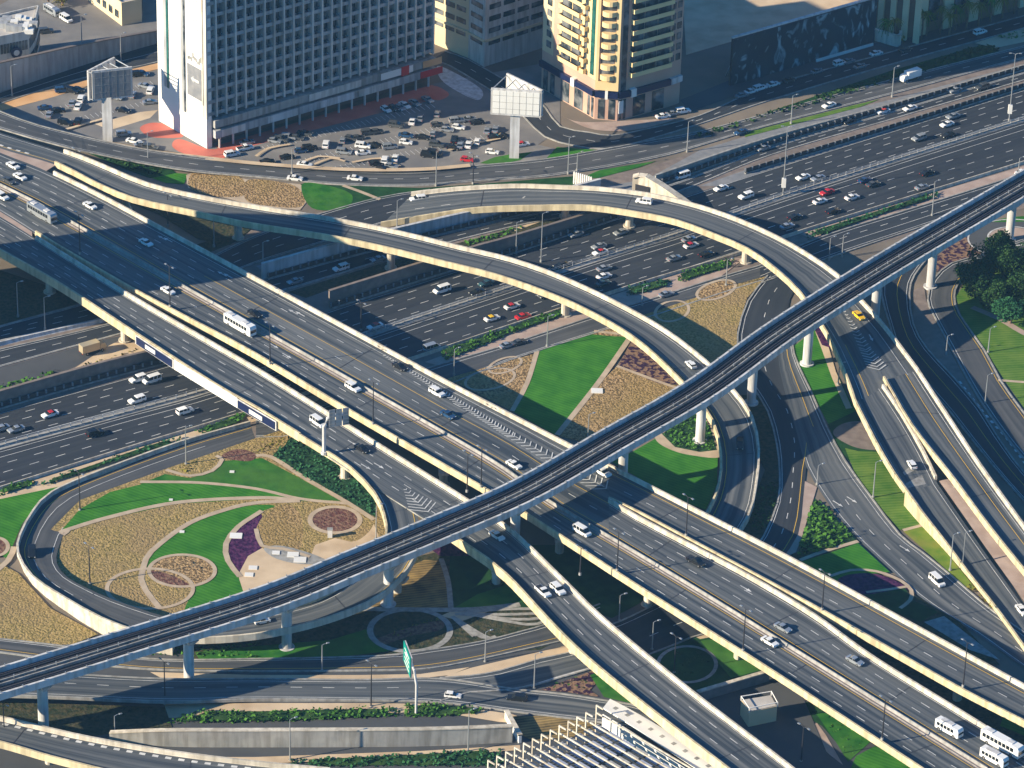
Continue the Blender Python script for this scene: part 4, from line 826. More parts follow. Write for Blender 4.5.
for k, (px, py, zb) in enumerate([(40, 723, 0), (180, 672, 0), (296, 656, 0), (399, 613, 0), (523, 555, 0), (626, 490, 0), (696, 440, 0), (752, 404, 0), (808, 365, 0), (871, 320, 0), (927, 286, 0), (1011, 241, 0)]):
    p = at(px, py, zb); n = len(L); best = min(range(n), key=lambda i: ((L[i]+Q[i])/2-p).xy.length); m_ = (L[best]+Q[best])/2
    # snap to the viaduct axis
    j = min(best+1, n-1); i0 = max(best-1, 0); A = (L[i0]+Q[i0])/2; B = (L[j]+Q[j])/2; dd = (B-A).xy; t = (p-A).xy.dot(dd)/dd.dot(dd); x, y = (A.xy+dd*t)
    b = MB(); b.cyl(x, y, -.2, ZM-4.6, 1.05, 20); b.build('pier', M['pale'], mrt)
    b = MB(); b.cyl(x, y, -.15, .45, 1.65, 24); b.build('pier_base', M['pale'], mrt)
    b = MB(); u = Vector((dd.x, dd.y, 0)).normalized(); v = Vector((-u.y, u.x, 0)); q0 = Vector((x, y, 0))
    P = [q0-v*2.6-u*1.1, q0+v*2.6-u*1.1, q0+v*2.6+u*1.1, q0-v*2.6+u*1.1]; P0 = [q0+(a-q0)*.45 for a in P]
    b.add([(a.x, a.y, ZM-4.8) for a in P0]+[(a.x, a.y, ZM-3.0) for a in P], [(0, 3, 2, 1), (4, 5, 6, 7), (0, 1, 5, 4), (1, 2, 6, 5), (2, 3, 7, 6), (3, 0, 4, 7)]); b.build('pier_cap', M['pale'], mrt)

# ------------------------------------------------------------------ buildings
UPZ = Vector((0, 0, 1))
def face_parts(rt, A, B, z0, z1, fh, cols, mats, win_budget=None, wh=.52):
    """cols: (u0,u1,kind); kinds: win, balc, glass, fin, rwin"""
    A = Vector((A[0], A[1], 0)); B = Vector((B[0], B[1], 0)); d = B-A; Ln = d.length; u = d/Ln; n = Vector((u.y, -u.x, 0))
    nf = int((z1-z0)/fh)
    for (a, b_, kind) in cols:
        w = (b_-a)*Ln; o = A+u*(a*Ln)
        if kind == 'glass':
            MB().obox(o+n*.02+UPZ*z0, u*w, n*.12, UPZ*(z1-z0)).build('window', M[mats['strip']], rt)
            for k in range(nf+1): MB().obox(o+n*.14+UPZ*(z0+k*fh), u*w, n*.06, UPZ*.3).build('spandrel', M[mats['strip']], rt)
        elif kind == 'fin': MB().obox(o+UPZ*z0, u*w, n*.6, UPZ*(z1-z0)).build('pilaster', M[mats['trim']], rt)
        else:
            for k in range(nf):
                z = z0+k*fh
                if kind == 'win':
                    if win_budget is not None:
                        if win_budget[0] <= 0: tgt = win_budget[1]; tgt.obox(o+n*.02+UPZ*(z+fh*.3), u*w, n*.1, UPZ*fh*wh); continue
                        win_budget[0] -= 1
                    f = MB().obox(o-u*.12+n*.01+UPZ*(z+fh*.3-.12), u*(w+.24), n*.16, UPZ*.12).obox(o-u*.12+n*.01+UPZ*(z+fh*(.3+wh)), u*(w+.24), n*.16, UPZ*.12).obox(o-u*.12+n*.01+UPZ*(z+fh*.3), u*.12, n*.16, UPZ*fh*wh).obox(o+u*w+n*.01+UPZ*(z+fh*.3), u*.12, n*.16, UPZ*fh*wh)
                    f.obox(o+n*.02+UPZ*(z+fh*.3), u*w, n*.06, UPZ*fh*wh)
                    f.build('window', M[mats['glass']], rt)
                elif kind == 'balc':
                    bb = MB(); bb.obox(o+n*.02+UPZ*(z+.02), u*w, n*1.3, UPZ*.22); bb.obox(o+n*1.2+UPZ*(z+.24), u*w, n*.12, UPZ*.95)
                    bb.obox(o+n*.02+UPZ*(z+.24), u*.12, n*1.18, UPZ*.95); bb.obox(o+u*(w-.12)+n*.02+UPZ*(z+.24), u*.12, n*1.18, UPZ*.95)
                    bo = bb.build('balcony', M[mats['balc']], rt)
                    gb = MB(); q = max(1, int(w/3.2)); ww = w/q
                    for j in range(q): gb.obox(o+u*(j*ww+.15)+n*.01+UPZ*(z+.5), u*(ww-.3), n*.08, UPZ*(fh-1.0))
                    gb.build('window', M[mats['glass']], rt)
def body(rt, poly, z0, z1, m, name='wall'): return MB().prism(poly, z0, z1).build(name, M[m], rt)
def ccw(P):
    a = sum(P[i][0]*P[(i+1) % len(P)][1]-P[(i+1) % len(P)][0]*P[i][1] for i in range(len(P))); return P if a > 0 else P[::-1]
def overlay(rt, A, B, z0, z1, m, th=.12, a=0, b=1, name='wall_panel'):
    d = B-A; u = d.normalized(); n = Vector((u.y, -u.x, 0)); MB().obox(A+d*a+n*.005+UPZ*z0, d*(b-a), n*th, UPZ*(z1-z0)).build(name, M[m], rt)
# ---- tower with the gridded facade
A = at(159, 121); B = at(207, 149); C = at(432, 83); D = A+(C-B)
H1 = 48.0
t1 = empty('hotel_tower', B, label='tall slab tower with white side wall and dense grid of dark balconies', cat='tower')
inn = 1.3
uBC = (C-B).normalized(); nBC = Vector((uBC.y, -uBC.x, 0)); uAB = (B-A).normalized(); nAB = Vector((uAB.y, -uAB.x, 0))
LBC = (C-B).length; LAB = (B-A).length
body(t1, ccw([(p.x, p.y) for p in (A, B-nBC*inn, C-nBC*inn, D)]), 8.4, H1, 'gwall')
b = MB(); b.obox(A-nAB*.6+UPZ*0, uAB*LAB, nAB*.62, UPZ*(H1+2)); b.obox(B-uAB*.0-uBC*0-nBC*1.4, uBC*1.5, nBC*1.42, UPZ*(H1+2)); b.build('side_wall', M['wwall'], t1)
for t, w in ((.14, 1.9), (.50, 1.6)):
    b = MB().obox(A+uAB*LAB*t+nAB*.04+UPZ*(11 if t < .3 else 7), uAB*w, nAB*.1, UPZ*(H1-12)); b.build('window_strip', M['gwall'], t1)
    b = MB().obox(A+uAB*(LAB*t+w*.62)+nAB*.15+UPZ*(11 if t < .3 else 7), uAB*w*.42, nAB*.06, UPZ*(H1-12)); b.build('window_strip', M['tealglass' if t < .3 else 'glass'], t1)
# printed banner with the grey panel and arrow
pa = A+uAB*LAB*.62+nAB*.05; pw = LAB*.31; z0 = lift(B, 103)
sgn_o = MB().obox(pa+UPZ*(z0-.3), uAB*pw, nAB*.08, UPZ*8.6).build('banner', M['slopeg'], t1); sgn_o['label'] = 'grey banner with white arrow'
ar = MB(); cx = pa+uAB*pw*.5+nAB*.1+UPZ*(z0+4.6)
def arrow_pts(P, th=.05): pass
ar.add([cx+uAB*x+UPZ*y for x, y in ((-1.7, 0), (-.5, .95), (-.5, .35), (1.6, .35), (1.6, -.35), (-.5, -.35), (-.5, -.95))], [tuple(range(7))]); ar.build('arrow_symbol', M['white'], t1)
rr = random.Random(4); b = MB()
for k in range(9):
    zz = z0+9.2+rr.random()*1.2; b.obox(pa+uAB*(pw*.02+pw*.105*k)+nAB*.03+UPZ*zz, uAB*.5, nAB*.05, UPZ*(.7+1.1*rr.random()))
for k in range(9):
    for j in range(3): b.obox(pa+uAB*(pw*(.1+.24*j))+nAB*.03+UPZ*(z0+15+k*2.6+j*.5), uAB*pw*.17, nAB*.04, UPZ*.16)
b.build('printed_lettering', M['grey'], t1)
b = MB().obox(pa+uAB*pw+nAB*.03+UPZ*(z0-1), uAB*.5, nAB*.25, UPZ*(H1-z0)); b.build('trim', M['cream'], t1)
# balcony grid
nc = 24; cw = LBC/nc; fh = 3.35; zb = 9.0; nf = int((H1-zb)/fh); rest_w = MB(); rest_b = MB(); cnt = 0
for f in range(nf):
    for c_ in range(nc):
        o = B+uBC*(c_*cw)-nBC*inn+UPZ*(zb+f*fh); fl = (c_*7+f*3) % 5
        gw = MB() if cnt < 100 else rest_w; gw.obox(o+uBC*.45+nBC*.04+UPZ*(.9), uBC*(cw*.42), nBC*.08, UPZ*1.7)
        gw.obox(o+uBC*(cw*.62)+nBC*.04+UPZ*(.15+.5*(fl % 2)), uBC*(cw*.22), nBC*.07, UPZ*2.2)
        bw = MB() if cnt < 100 else rest_b
        bw.obox(o+uBC*.3+nBC*0.05-UPZ*.1, uBC*(cw-.45), nBC*(inn+.05), UPZ*.28); bw.obox(o+uBC*.3+nBC*(inn-.05)+UPZ*.18, uBC*(cw-.45), nBC*.1, UPZ*.65)
        bw.obox(o+uBC*(cw*.72)+nBC*.1+UPZ*.2, uBC*.7, nBC*.6, UPZ*.8)
        if cnt < 100: gw.build('window', M['glass'], t1); bw.build('balcony', M['gwall'], t1)
        cnt += 1
tag(rest_w.build('window', M['glass'], t1), kind='stuff'); tag(rest_b.build('balcony', M['gwall'], t1), kind='stuff')
for c_ in range(nc+1):
    MB().obox(B+uBC*(c_*cw-.22)-nBC*inn+UPZ*8.4, uBC*.44, nBC*(inn+.45), UPZ*(H1-8.4)).build('facade_fin', M['cwall'], t1)
MB().prism([(p.x, p.y) for p in ccw([A-nAB*.5, B, C, D])], H1, H1+1.2).build('roof', M['roofm'], t1) if False else body(t1, ccw([(p.x, p.y) for p in (A+uBC*.7, B+uBC*.7, C, D)]), H1, H1+1.2, 'roofm', 'roof')
# podium with two canopy bands and columns
b = MB().obox(B+uBC*2-nBC*4+UPZ*0, uBC*(LBC-2), nBC*2.2, UPZ*8.4); b.build('shopfront', M['brown'], t1)
b = MB().obox(B+uBC*1.6-nBC*4+UPZ*3.0, uBC*(LBC-1.6), nBC*5.6, UPZ*2.1); b.build('canopy', M['gwall'], t1)
b = MB().obox(B+uBC*1.6-nBC*4+UPZ*5.8, uBC*(LBC-1.6), nBC*5.4, UPZ*2.1); b.build('canopy', M['grey'], t1)
for a_, w, m, z in ((.02, 7, 'cwall', 3.1), (.22, 9, 'pale', 3.1), (.40, 16, 'cwall', 5.9), (.45, 12, 'pale', 3.1), (.60, 14, 'cwall', 3.1), (.72, 10, 'wwall', 5.9), (.91, 6, 'orange', 5.9), (.90, 7, 'redp', 3.1)):
    MB().obox(B+uBC*(LBC*a_+2)+nBC*1.65+UPZ*z, uBC*w, nBC*.08, UPZ*1.9).build('shop_sign', M[m], t1)
MB().obox(B+uBC*(LBC*.84)+nBC*1.75+UPZ*5.5, uBC*2.4, nBC*.1, UPZ*2.6).build('shop_sign', M['redp'], t1)
for k in range(17):
    p = B+uBC*(3+k*(LBC-5)/16)+nBC*1.2; MB().cyl(p.x, p.y, 0, 3.0, .3, 10).build('column', M['cwall'], t1)
# ---- office block behind
P = [at(*q) for q in ((420, 38), (468, 58), (484, 67), (545, 47), (500, 20))]; t2 = empty('office_block', P[2], label='beige office block with rows of small windows behind the gridded tower', cat='building')
body(t2, ccw([(p.x, p.y) for p in P]), 0, 26, 'cwall')
def ncols(n, w, a=.04, b=.96, kind='win'): return [(a+(b-a)*(k+.5)/n-w/2, a+(b-a)*(k+.5)/n+w/2, kind) for k in range(n)]
bud = [95, MB()]
mt2 = dict(glass='glass', wall='cwall', trim='bwall', balc='bwall', strip='glass')
overlay(t2, P[0], P[1], 0, 26, 'bwall', .01)  # sunlit face only: warm light put into its wall colour
face_parts(t2, P[0], P[1], 5, 25.6, 3.4, ncols(4, .17), mt2, bud, .34); face_parts(t2, P[1], P[2], 5, 25.6, 3.4, ncols(1, .66), mt2, bud, .34); face_parts(t2, P[2], P[3], 5, 25.6, 3.4, ncols(4, .17), mt2, bud, .34)
tag(bud[1].build('window', M['glass'], t2), kind='stuff')
for q, w in ((P[0], P[1]), (P[1], P[2]), (P[2], P[3])):
    u = (w-q).normalized(); n = Vector((u.y, -u.x, 0)); MB().obox(q+n*.02+UPZ*7.2, w-q, n*.4, UPZ*.6).build('ledge', M['bwall'], t2)
body(t2, ccw([(p.x, p.y) for p in P]), 26, 27, 'roofm', 'roof')
# ---- apartment tower with the rounded corner
P3 = [at(*q) for q in ((541, 88), (556, 97), (586, 114), (594, 119), (617, 121), (626, 119), (668, 107), (679, 103), (660, 70), (600, 40))]
t3 = empty('apartment_tower', P3[4], label='pink and yellow apartment tower with rounded balconies and a teal glass strip', cat='tower')
H3 = 42
body(t3, ccw([(p.x, p.y) for p in P3]), 0, H3, 'pwall')
mt = dict(glass='glass', wall='ywall', trim='pwall', balc='ywall', strip='tealglass')
F3H = 2.95
bud = [60, MB()]
face_parts(t3, P3[0], P3[1], 12, H3-2, F3H, [(.3, .55, 'win')], dict(mt, wall='bwall'), bud)

overlay(t3, P3[0], P3[1], 11, H3, 'bwall', .02, 0, .72); 
overlay(t3, P3[1], P3[2], 11, H3, 'ywall', .02, .05, 1)
face_parts(t3, P3[1]+(P3[2]-P3[1])*.0, P3[2], 11.5, 11.5+6*F3H, F3H, [(.1, .78, 'balc')], mt); face_parts(t3, P3[1], P3[2], 11.5+6*F3H, H3-2, F3H, [(.12, .28, 'win'), (.36, .50, 'win'), (.58, .72, 'win')], mt, bud)
face_parts(t3, P3[1], P3[2], 11.5, H3-2, F3H, [(.84, .97, 'balc')], mt)
overlay(t3, P3[2], P3[3], 11, H3, 'ywall', .02); face_parts(t3, P3[2], P3[3], 12, H3, F3H, [(.3, .75, 'glass')], mt)
overlay(t3, P3[3], P3[4], 10, H3, 'ywall', .5, 0, .12, 'pilaster'); overlay(t3, P3[3], P3[4], 10, H3, 'ywall', .5, .82, 1, 'pilaster'); overlay(t3, P3[3], P3[4], 8.6, 11, 'ywall', .6, 0, 1, 'pilaster')
# rounded balconies
pc = (P3[3]+P3[4])/2; u = (P3[4]-P3[3]).normalized(); n = Vector((u.y, -u.x, 0)); u = -u if u.x < 0 else u; n = n if n.y < 0 else -n
for k in range(int((H3-12)/F3H)):
    z = 11.6+k*F3H; b = MB(); P_ = [pc+u*(1.9*math.cos(t))+n*(1.5*math.sin(t)) for t in [math.pi*i/8 for i in range(9)]]
    b.prism(ccw([(q.x, q.y) for q in P_]), z, z+1.3); b.build('balcony', M['ywall'], t3)
    MB().obox(pc-u*1.7+n*.02+UPZ*(z+1.4), u*3.4, n*.06, UPZ*(F3H-1.7)).build('window', M['glass'], t3)
overlay(t3, P3[4], P3[5], 8, H3, 'glass', .1, .25, .8, 'window_strip')
face_parts(t3, P3[5], P3[6], 12, H3-2, F3H, [(.02, .97, 'balc')], mt)
face_parts(t3, P3[6], P3[7], 12, H3-2, F3H, [(.08, .25, 'win'), (.5, .8, 'win')], mt, bud)
if bud[1].v: tag(bud[1].build('window', M['glass'], t3), kind='stuff')
for a, b_ in zip(P3[:7], P3[1:8]): overlay(t3, a, b_, 6.6, 8.2, 'navy' if b_ != P3[7] else 'pale', .9, 0, 1, 'fascia_band')
for i in range(6):
    for t in (.15, .6): overlay(t3, P3[i], P3[i+1], .3, 5.8, 'glass', .1, t, t+.28, 'shop_window')
for i, t in ((1, .55), (3, .45), (5, .05)): overlay(t3, P3[i], P3[i+1], 6.3, 8.5, 'wwall', 1.05, t, t+.12, 'shop_sign')
overlay(t3, P3[4], P3[5], 2, 5.5, 'wwall', .2, .1, .6, 'shop_sign')
body(t3, ccw([(p.x, p.y) for p in P3]), H3, H3+1.5, 'roofm', 'roof')
# ---- low buildings at top left
def low_building(label, pts, h, m, cols=None, roof='roofm', parapet=True, fh=3.4, kind='win', name='low_building', plinth=None):
    P = [at(*q) for q in pts]; a = sum(P[i].x*P[(i+1) % len(P)].y-P[(i+1) % len(P)].x*P[i].y for i in range(len(P)))
    if a < 0: P = P[::-1]
    rt = empty(name, P[0], label=label, cat='building'); body(rt, [(p.x, p.y) for p in P], 0, h, m)
    for i in range(len(P)):
        A_, B_ = P[i], P[(i+1) % len(P)]; u = (B_-A_).normalized(); n = Vector((u.y, -u.x, 0))
        if parapet: MB().obox(A_-n*.3+UPZ*h, (B_-A_), n*.36, UPZ*.8).build('parapet', M[m], rt)
        if n.y < .2 and cols and (B_-A_).length > 6: face_parts(rt, A_, B_, .8, h-.3, fh, cols, dict(glass='glass', wall=m, trim=m, balc=m, strip='glass'))
    Pi = [(p.x, p.y) for p in P]; cx = sum(p[0] for p in Pi)/len(Pi); cy = sum(p[1] for p in Pi)/len(Pi)
    MB().prism([(cx+(p[0]-cx)*.94, cy+(p[1]-cy)*.94) for p in Pi], h+.02, h+.15).build('roof', M[roof], rt)
    return rt, P
shp, PS = low_building('beige building shaped like a ship hull at the top left corner', [(-60, 96), (0, 78), (30, 72), (36, 62), (40, 46), (-60, 70)], 11, 'cwall', ncols(9, .05), name='restaurant_building', fh=4.6)
p = at(17, 76); 
rr = random.Random(3)
for k in range(14):
    q = at(-5+rr.random()*40, 60+rr.random()*12); MB().box(q.x-.8, q.y-.8, 11.1, q.x+.8+rr.random(), q.y+1, 12+rr.random()).build('roof_unit', M['wwall' if k % 2 else 'gwall'], shp)
b = MB(); e = at(17, 75.2); 
u = (PS[1]-PS[0]).normalized()
b = MB(); c0 = at(17, 74.5)+Vector((.2, -1.0, 0)); b.tube([c0+UPZ*6.8, c0+UPZ*6.8+Vector((.1, -.25, 0))], 1.5, 20); b.build('round_emblem', M['navy'], shp)
b = MB(); b.tube([c0+UPZ*6.8+Vector((.1, -.3, 0)), c0+UPZ*6.8+Vector((.13, -.36, 0))], .8, 16); b.build('round_emblem', M['pale'], shp)
low_building('low beige building with flat roof at the top beside the compound street', [(82, -4), (122, 26), (142, 22), (142, 0), (100, -24)], 6, 'bwall', ncols(6, .07), name='low_building')
low_building('small cream shed at the very top edge left of the low beige building', [(45, -10), (60, -2), (72, -6), (60, -20)], 4, 'wwall', None, name='shed')
kio, PK = low_building('small beige utility kiosk with pale rooftop rail beside the left flyover, lower right', [(740, 717), (748, 729), (776, 723), (770, 712)], 4.0, 'bwall', [(.3, .45, 'win')], name='kiosk', parapet=False)
for i in range(4):
    q = PK[i]; MB().box(q.x-.12, q.y-.12, 4.0, q.x+.12, q.y+.12, 5.0).build('rooftop_post', M['wwall'], kio)
    q2 = PK[(i+1) % 4]; MB().tube([q+UPZ*4.95, q2+UPZ*4.95], .1, 6).build('rooftop_rail', M['wwall'], kio)
# noise wall, portal details
wall_px('noise_wall', 'tall grey stained wall with buttresses running from the left edge to the white tower', [(-60, 106, 8.6), (0, 92, 8.2), (80, 66, 6.0), (158, 43, 3.6), (200, 33, 3)], 7, 'gwall', .6, cap='slope')
# ---- hotel at top right
hp = [at(*q) for q in ((876, 44), (905, 52), (1060, 8), (1060, -20), (880, 10))]
ht = empty('brown_hotel', hp[1], label='brown building with tall pale columns behind palms at the top right', cat='building')
body(ht, ccw([(p.x+0, p.y+8) for p in hp]), 0, 45, 'brown')
d = hp[2]-hp[1]; u = d.normalized(); n = Vector((u.y, -u.x, 0))
for k in range(16): MB().obox(hp[1]+Vector((0, 8, 0))+u*(4+k*9)+n*.02, u*3.2, n*.9, UPZ*44).build('column', M['bwall'], ht)
for k in range(16): MB().obox(hp[1]+Vector((0, 8, 0))+u*(8.2+k*9)+n*.02+UPZ*3, u*3.6, n*.15, UPZ*40).build('window_strip', M['glass'], ht)
d = hp[1]-hp[0]; u = d.normalized(); n = Vector((u.y, -u.x, 0))
for k in range(4): MB().obox(hp[0]+Vector((0, 8, 0))+u*(1+k*3.6)+n*.02, u*1.6, n*.7, UPZ*44).build('column', M['bwall'], ht)
wall_px('boundary_wall', 'short cream boundary wall between the mural hoarding and the palms', [(874, 40), (897, 47), (900, 42)], 3.2, 'cream', .5)
# ---- mural hoarding
a = at(730, 86); b_ = at(874, 44); hm = lift(a, 39); d = b_-a; u = d.normalized(); n = Vector((u.y, -u.x, 0))
mu = empty('mural_hoarding', a, label='huge dark hoarding printed with pale figures along the sandy lot at upper right', cat='hoarding')
MB().obox(a, d, -n*.5, UPZ*hm).build('frame', M['dmetal'], mu); MB().obox(a+n*.02+u*.2, d-u*.4, n*.1, UPZ*(hm-.3)).build('mural_print', M['mural'], mu)
MB().obox(a+UPZ*hm, d, -n*.8, UPZ*.4).build('frame', M['pale'], mu)
for k in range(12): p = a+u*(3+k*(d.length-6)/11)-n*.5; MB().tube([p+UPZ*hm*.8, p-n*5], .25, 6).build('strut', M['metal'], mu)
MB().obox(a+d*.58+n*.6, d*.4, n*.3, UPZ*.9).build('barrier', M['wwall'], mu)
# ---- billboards
def billboard(label, base, top_y, quad, zb, zt, back=None, m='wwall'):
    p = at(*base); rt = empty('billboard', p, label=label, cat='billboard', group='double sided billboards on tall posts')
    b = MB(); b.box(p.x-1.2, p.y-1, 0, p.x+1.2, p.y+1, zb+.5); b.build('post', M['pale'], rt)
    a, c = quad                                  # XY offsets of front panel ends from the post
    A_ = p+Vector((*a, 0)); C_ = p+Vector((*c, 0)); d = C_-A_; u = d.normalized(); n = Vector((u.y, -u.x, 0))
    def pan(A_, C_):
        d = C_-A_; u = d.normalized(); n = Vector((u.y, -u.x, 0)); h = zt-zb
        MB().obox(A_+UPZ*zb, d, -n*.5, UPZ*h).build('panel_frame', M['pale'], rt)
        MB().obox(A_+u*.5+n*.01+UPZ*(zb+.5), d-u*1.0, n*.1, UPZ*(h-1)).build('panel', M[m], rt)
        g_ = MB(); q = max(3, int(d.length/1.8))
        for k in range(1, q): g_.obox(A_+u*(.5+(d.length-1)*k/q)+n*.11+UPZ*(zb+.5), u*.07, n*.03, UPZ*(h-1))
        for k in range(1, 4): g_.obox(A_+u*.5+n*.11+UPZ*(zb+h*k/4), d-u, n*.03, UPZ*.07)
        g_.build('panel_joint', M['grey'], rt)
    pan(A_, C_)
    B1, B2 = p+Vector((*back[0], 0)), p+Vector((*back[1], 0)); pan(B1, B2)
    for k in range(5):
        t = k/4; MB().tube([A_.lerp(C_, t)+UPZ*(zt-.5), B2.lerp(B1, t)+UPZ*(zt-.5)], .14, 6).build('truss', M['metal'], rt)
        MB().tube([A_.lerp(C_, t)+UPZ*(zb+.4), B2.lerp(B1, t)+UPZ*(zb+.4)], .14, 6).build('truss', M['metal'], rt)
    MB().obox(A_-n*.5+UPZ*(zb-.1), d, -n*1.2, UPZ*.2).build('catwalk', M['metal'], rt)
p = at(108, 141); s_ = 1/4.0
zb = lift(p, 98); zt = zb+8.2
billboard('grey panelled V-shaped billboard on a square white post at the left car park', (108, 141), 0, ((-3.3, -2.0), (6.4, 1.2)), zb, zt, back=((1.2, 6.8), (-4.6, -1.6)), m='slopeg')
p = at(514, 157); zb = lift(p, 113)
billboard('cream V-shaped billboard on a pale post in front of the apartment tower', (514, 157), 0, ((-6.2, -1.2), (6.4, -2.2)), zb, zb+7.2, back=((6.8, -1.2), (-2.2, 8.0)), m='wwall')
# ---- walkway roof and beam frames at bottom centre
rt = empty('beam_canopy', at(620, 760), label='white sawtooth canopy of parallel slanting beams at the bottom centre', cat='canopy')
ZC = 5.5
for k in range(13):
    x = 488+k*8.9+(1.5 if k == 12 else 0); y = 768-k*4.35-(3 if k == 12 else 0)
    A_ = at(x, y, ZC); far = at(x+126, y+74, ZC); d = far-A_
    u = d.normalized(); n = Vector((u.y, -u.x, 0))
    MB().obox(A_, d, n*.22, UPZ*.3).build('beam', M['cream'], rt); MB().obox(A_+UPZ*-ZC, u*.28, n*.24, UPZ*(ZC+2.0)).build('column', M['cream'], rt)
    MB().obox(A_+UPZ*1.7, u*1.9, n*.22, UPZ*.28).build('column', M['cream'], rt)
    if k < 12:
        n2 = at(x+8.9, y-4.35, ZC)-A_
        for j in range(9):
            if (k, j) in ((9, 5), (10, 5), (9, 6), (10, 6), (11, 6)): continue
            MB().obox(A_+d*(.04+j*.106)+n2*.16-UPZ*1.2, d*.088, n2*.66, UPZ*.12).build('roof_panel', M['shadecloth' if j % 3 else 'gwall'], rt)
rt = empty('walkway_roof', at(680, 740), label='long pale walkway roof with square skylights beside the left flyover', cat='canopy')
L, Rr = edges([(610, 700, 603, 709, 4.5), (640, 716, 632, 727, 4.5), (700, 752, 688, 764, 4.5), (760, 790, 745, 803, 4.5)], 0)
t = MB(); sheet(t, L, Rr, .3); sheet(t, L, Rr, 0); n_ = len(L)
for i in range(n_-1):
    for E in (L, Rr): t.add([E[i], E[i+1], E[i+1]+UPZ*.3, E[i]+UPZ*.3], [(0, 1, 2, 3)])
t.build('roof', M['wwall'], rt)
Cn = lerp_line(L, Rr, .5); T_ = length(Cn); s_ = 2
while s_ < T_: b = MB(); strip(b, Cn, .9, .34, s_, s_+.8); b.build('skylight', M['grey'], rt); s_ += 3.2
b = MB(); sweep(b, Rr, [(-.1, -4.5), (-.1, -1.2), (.1, -1.2), (.1, -4.5)]); b.build('side_wall', M['wwall'], rt)
G('planting', 'rowbed', [(512, 716), (545, 716), (600, 724), (590, 735), (535, 742), (522, 735)], False)
wall_px('ramp_wall', 'short white slanting wall at the right end of the grey retaining wall', [(506, 720, 2.2), (520, 745, 2.2)], 2.2, 'wwall', .6)

hz_ = MB().box(-900, -1150, -1, 900, 1200, 470).build('haze', bpy.data.materials.new('shadow_lift_haze')); hz_['kind'] = 'stuff'; hz_['label'] = 'thin blue haze added to lift the shadows'
hm_ = hz_.data.materials[0]; hm_.use_nodes = True; hm_.node_tree.nodes.clear(); vo = hm_.node_tree.nodes.new('ShaderNodeVolumePrincipled'); oo = hm_.node_tree.nodes.new('ShaderNodeOutputMaterial'); hm_.node_tree.links.new(vo.outputs[0], oo.inputs['Volume'])
vo.inputs['Color'].default_value = (.30, .62, 1.0, 1); vo.inputs['Density'].default_value = .00005  # added volume, tinted blue to lift the shadows
# off-frame tower that shades the flyovers at left
p = at(-135, 336); ot = empty('shade_tower', p, label='plain glass and stone tower outside the left edge whose shadow crosses the flyovers', cat='tower')
ot.name = 'neighbour_tower'
P = [(p.x-22, p.y-7), (p.x+12, p.y-7), (p.x+12, p.y+15), (p.x-22, p.y+15)]
body(ot, P, 0, 48, 'cwall'); body(ot, P, 48, 49, 'roofm', 'roof')

# ------------------------------------------------------------------ vehicles
PAINT = dict(white=flat('car_white', (.78, .78, .77), .25, 0, .6), silver=flat('car_silver', (.42, .45, .48), .25, .5, .6), grey=flat('car_grey', (.10, .11, .12), .25, .4, .6), black=flat('car_black', (.012, .013, .016), .2, 0, .6),
 red=flat('car_red', (.50, .02, .03), .3, 0, .5), yellow=flat('car_yellow', (.80, .48, .02), .3, 0, .5), blue=flat('car_blue', (.03, .09, .20), .25, .3, .5), sand=flat('car_sand', (.5, .42, .28), .3, .3, .5), teal=flat('car_teal', (.05, .12, .14), .25, .3, .5))
DIM = dict(sedan=(4.7, 1.85, 1.42), suv=(4.9, 1.95, 1.8), hatchback=(4.1, 1.75, 1.48), van=(5.3, 1.95, 2.15), pickup=(5.4, 1.9, 1.75), coach=(11.5, 2.5, 3.2), minibus=(7.2, 2.2, 2.7), truck=(7.6, 2.4, 3.2))
PROTO = {}
def hull(mb, prof, wl_, taper=.0, ch=.09):
    """side profile (x,z) loop extruded across the width with chamfered edges"""
    n = len(prof); cx = sum(p[0] for p in prof)/n; cz = sum(p[1] for p in prof)/n; vs = []
    for y, k in ((-wl_/2, .0), (-wl_/2+ch, 1), (wl_/2-ch, 1), (wl_/2, 0)):
        for x, z in prof:
            f = 1 if k else .965; tt = (1-taper*max(0, z-.8)) if taper else 1
            vs.append((cx+(x-cx)*f, y*tt, cz+(z-cz)*(1 if k else .93)))
    fs = [tuple(range(n)), tuple(range(3*n, 4*n))[::-1]]
    for j in range(3):
        for i in range(n): fs.append((j*n+i, j*n+n+i, j*n+n+(i+1) % n, j*n+(i+1) % n))
    mb.add(vs, fs)
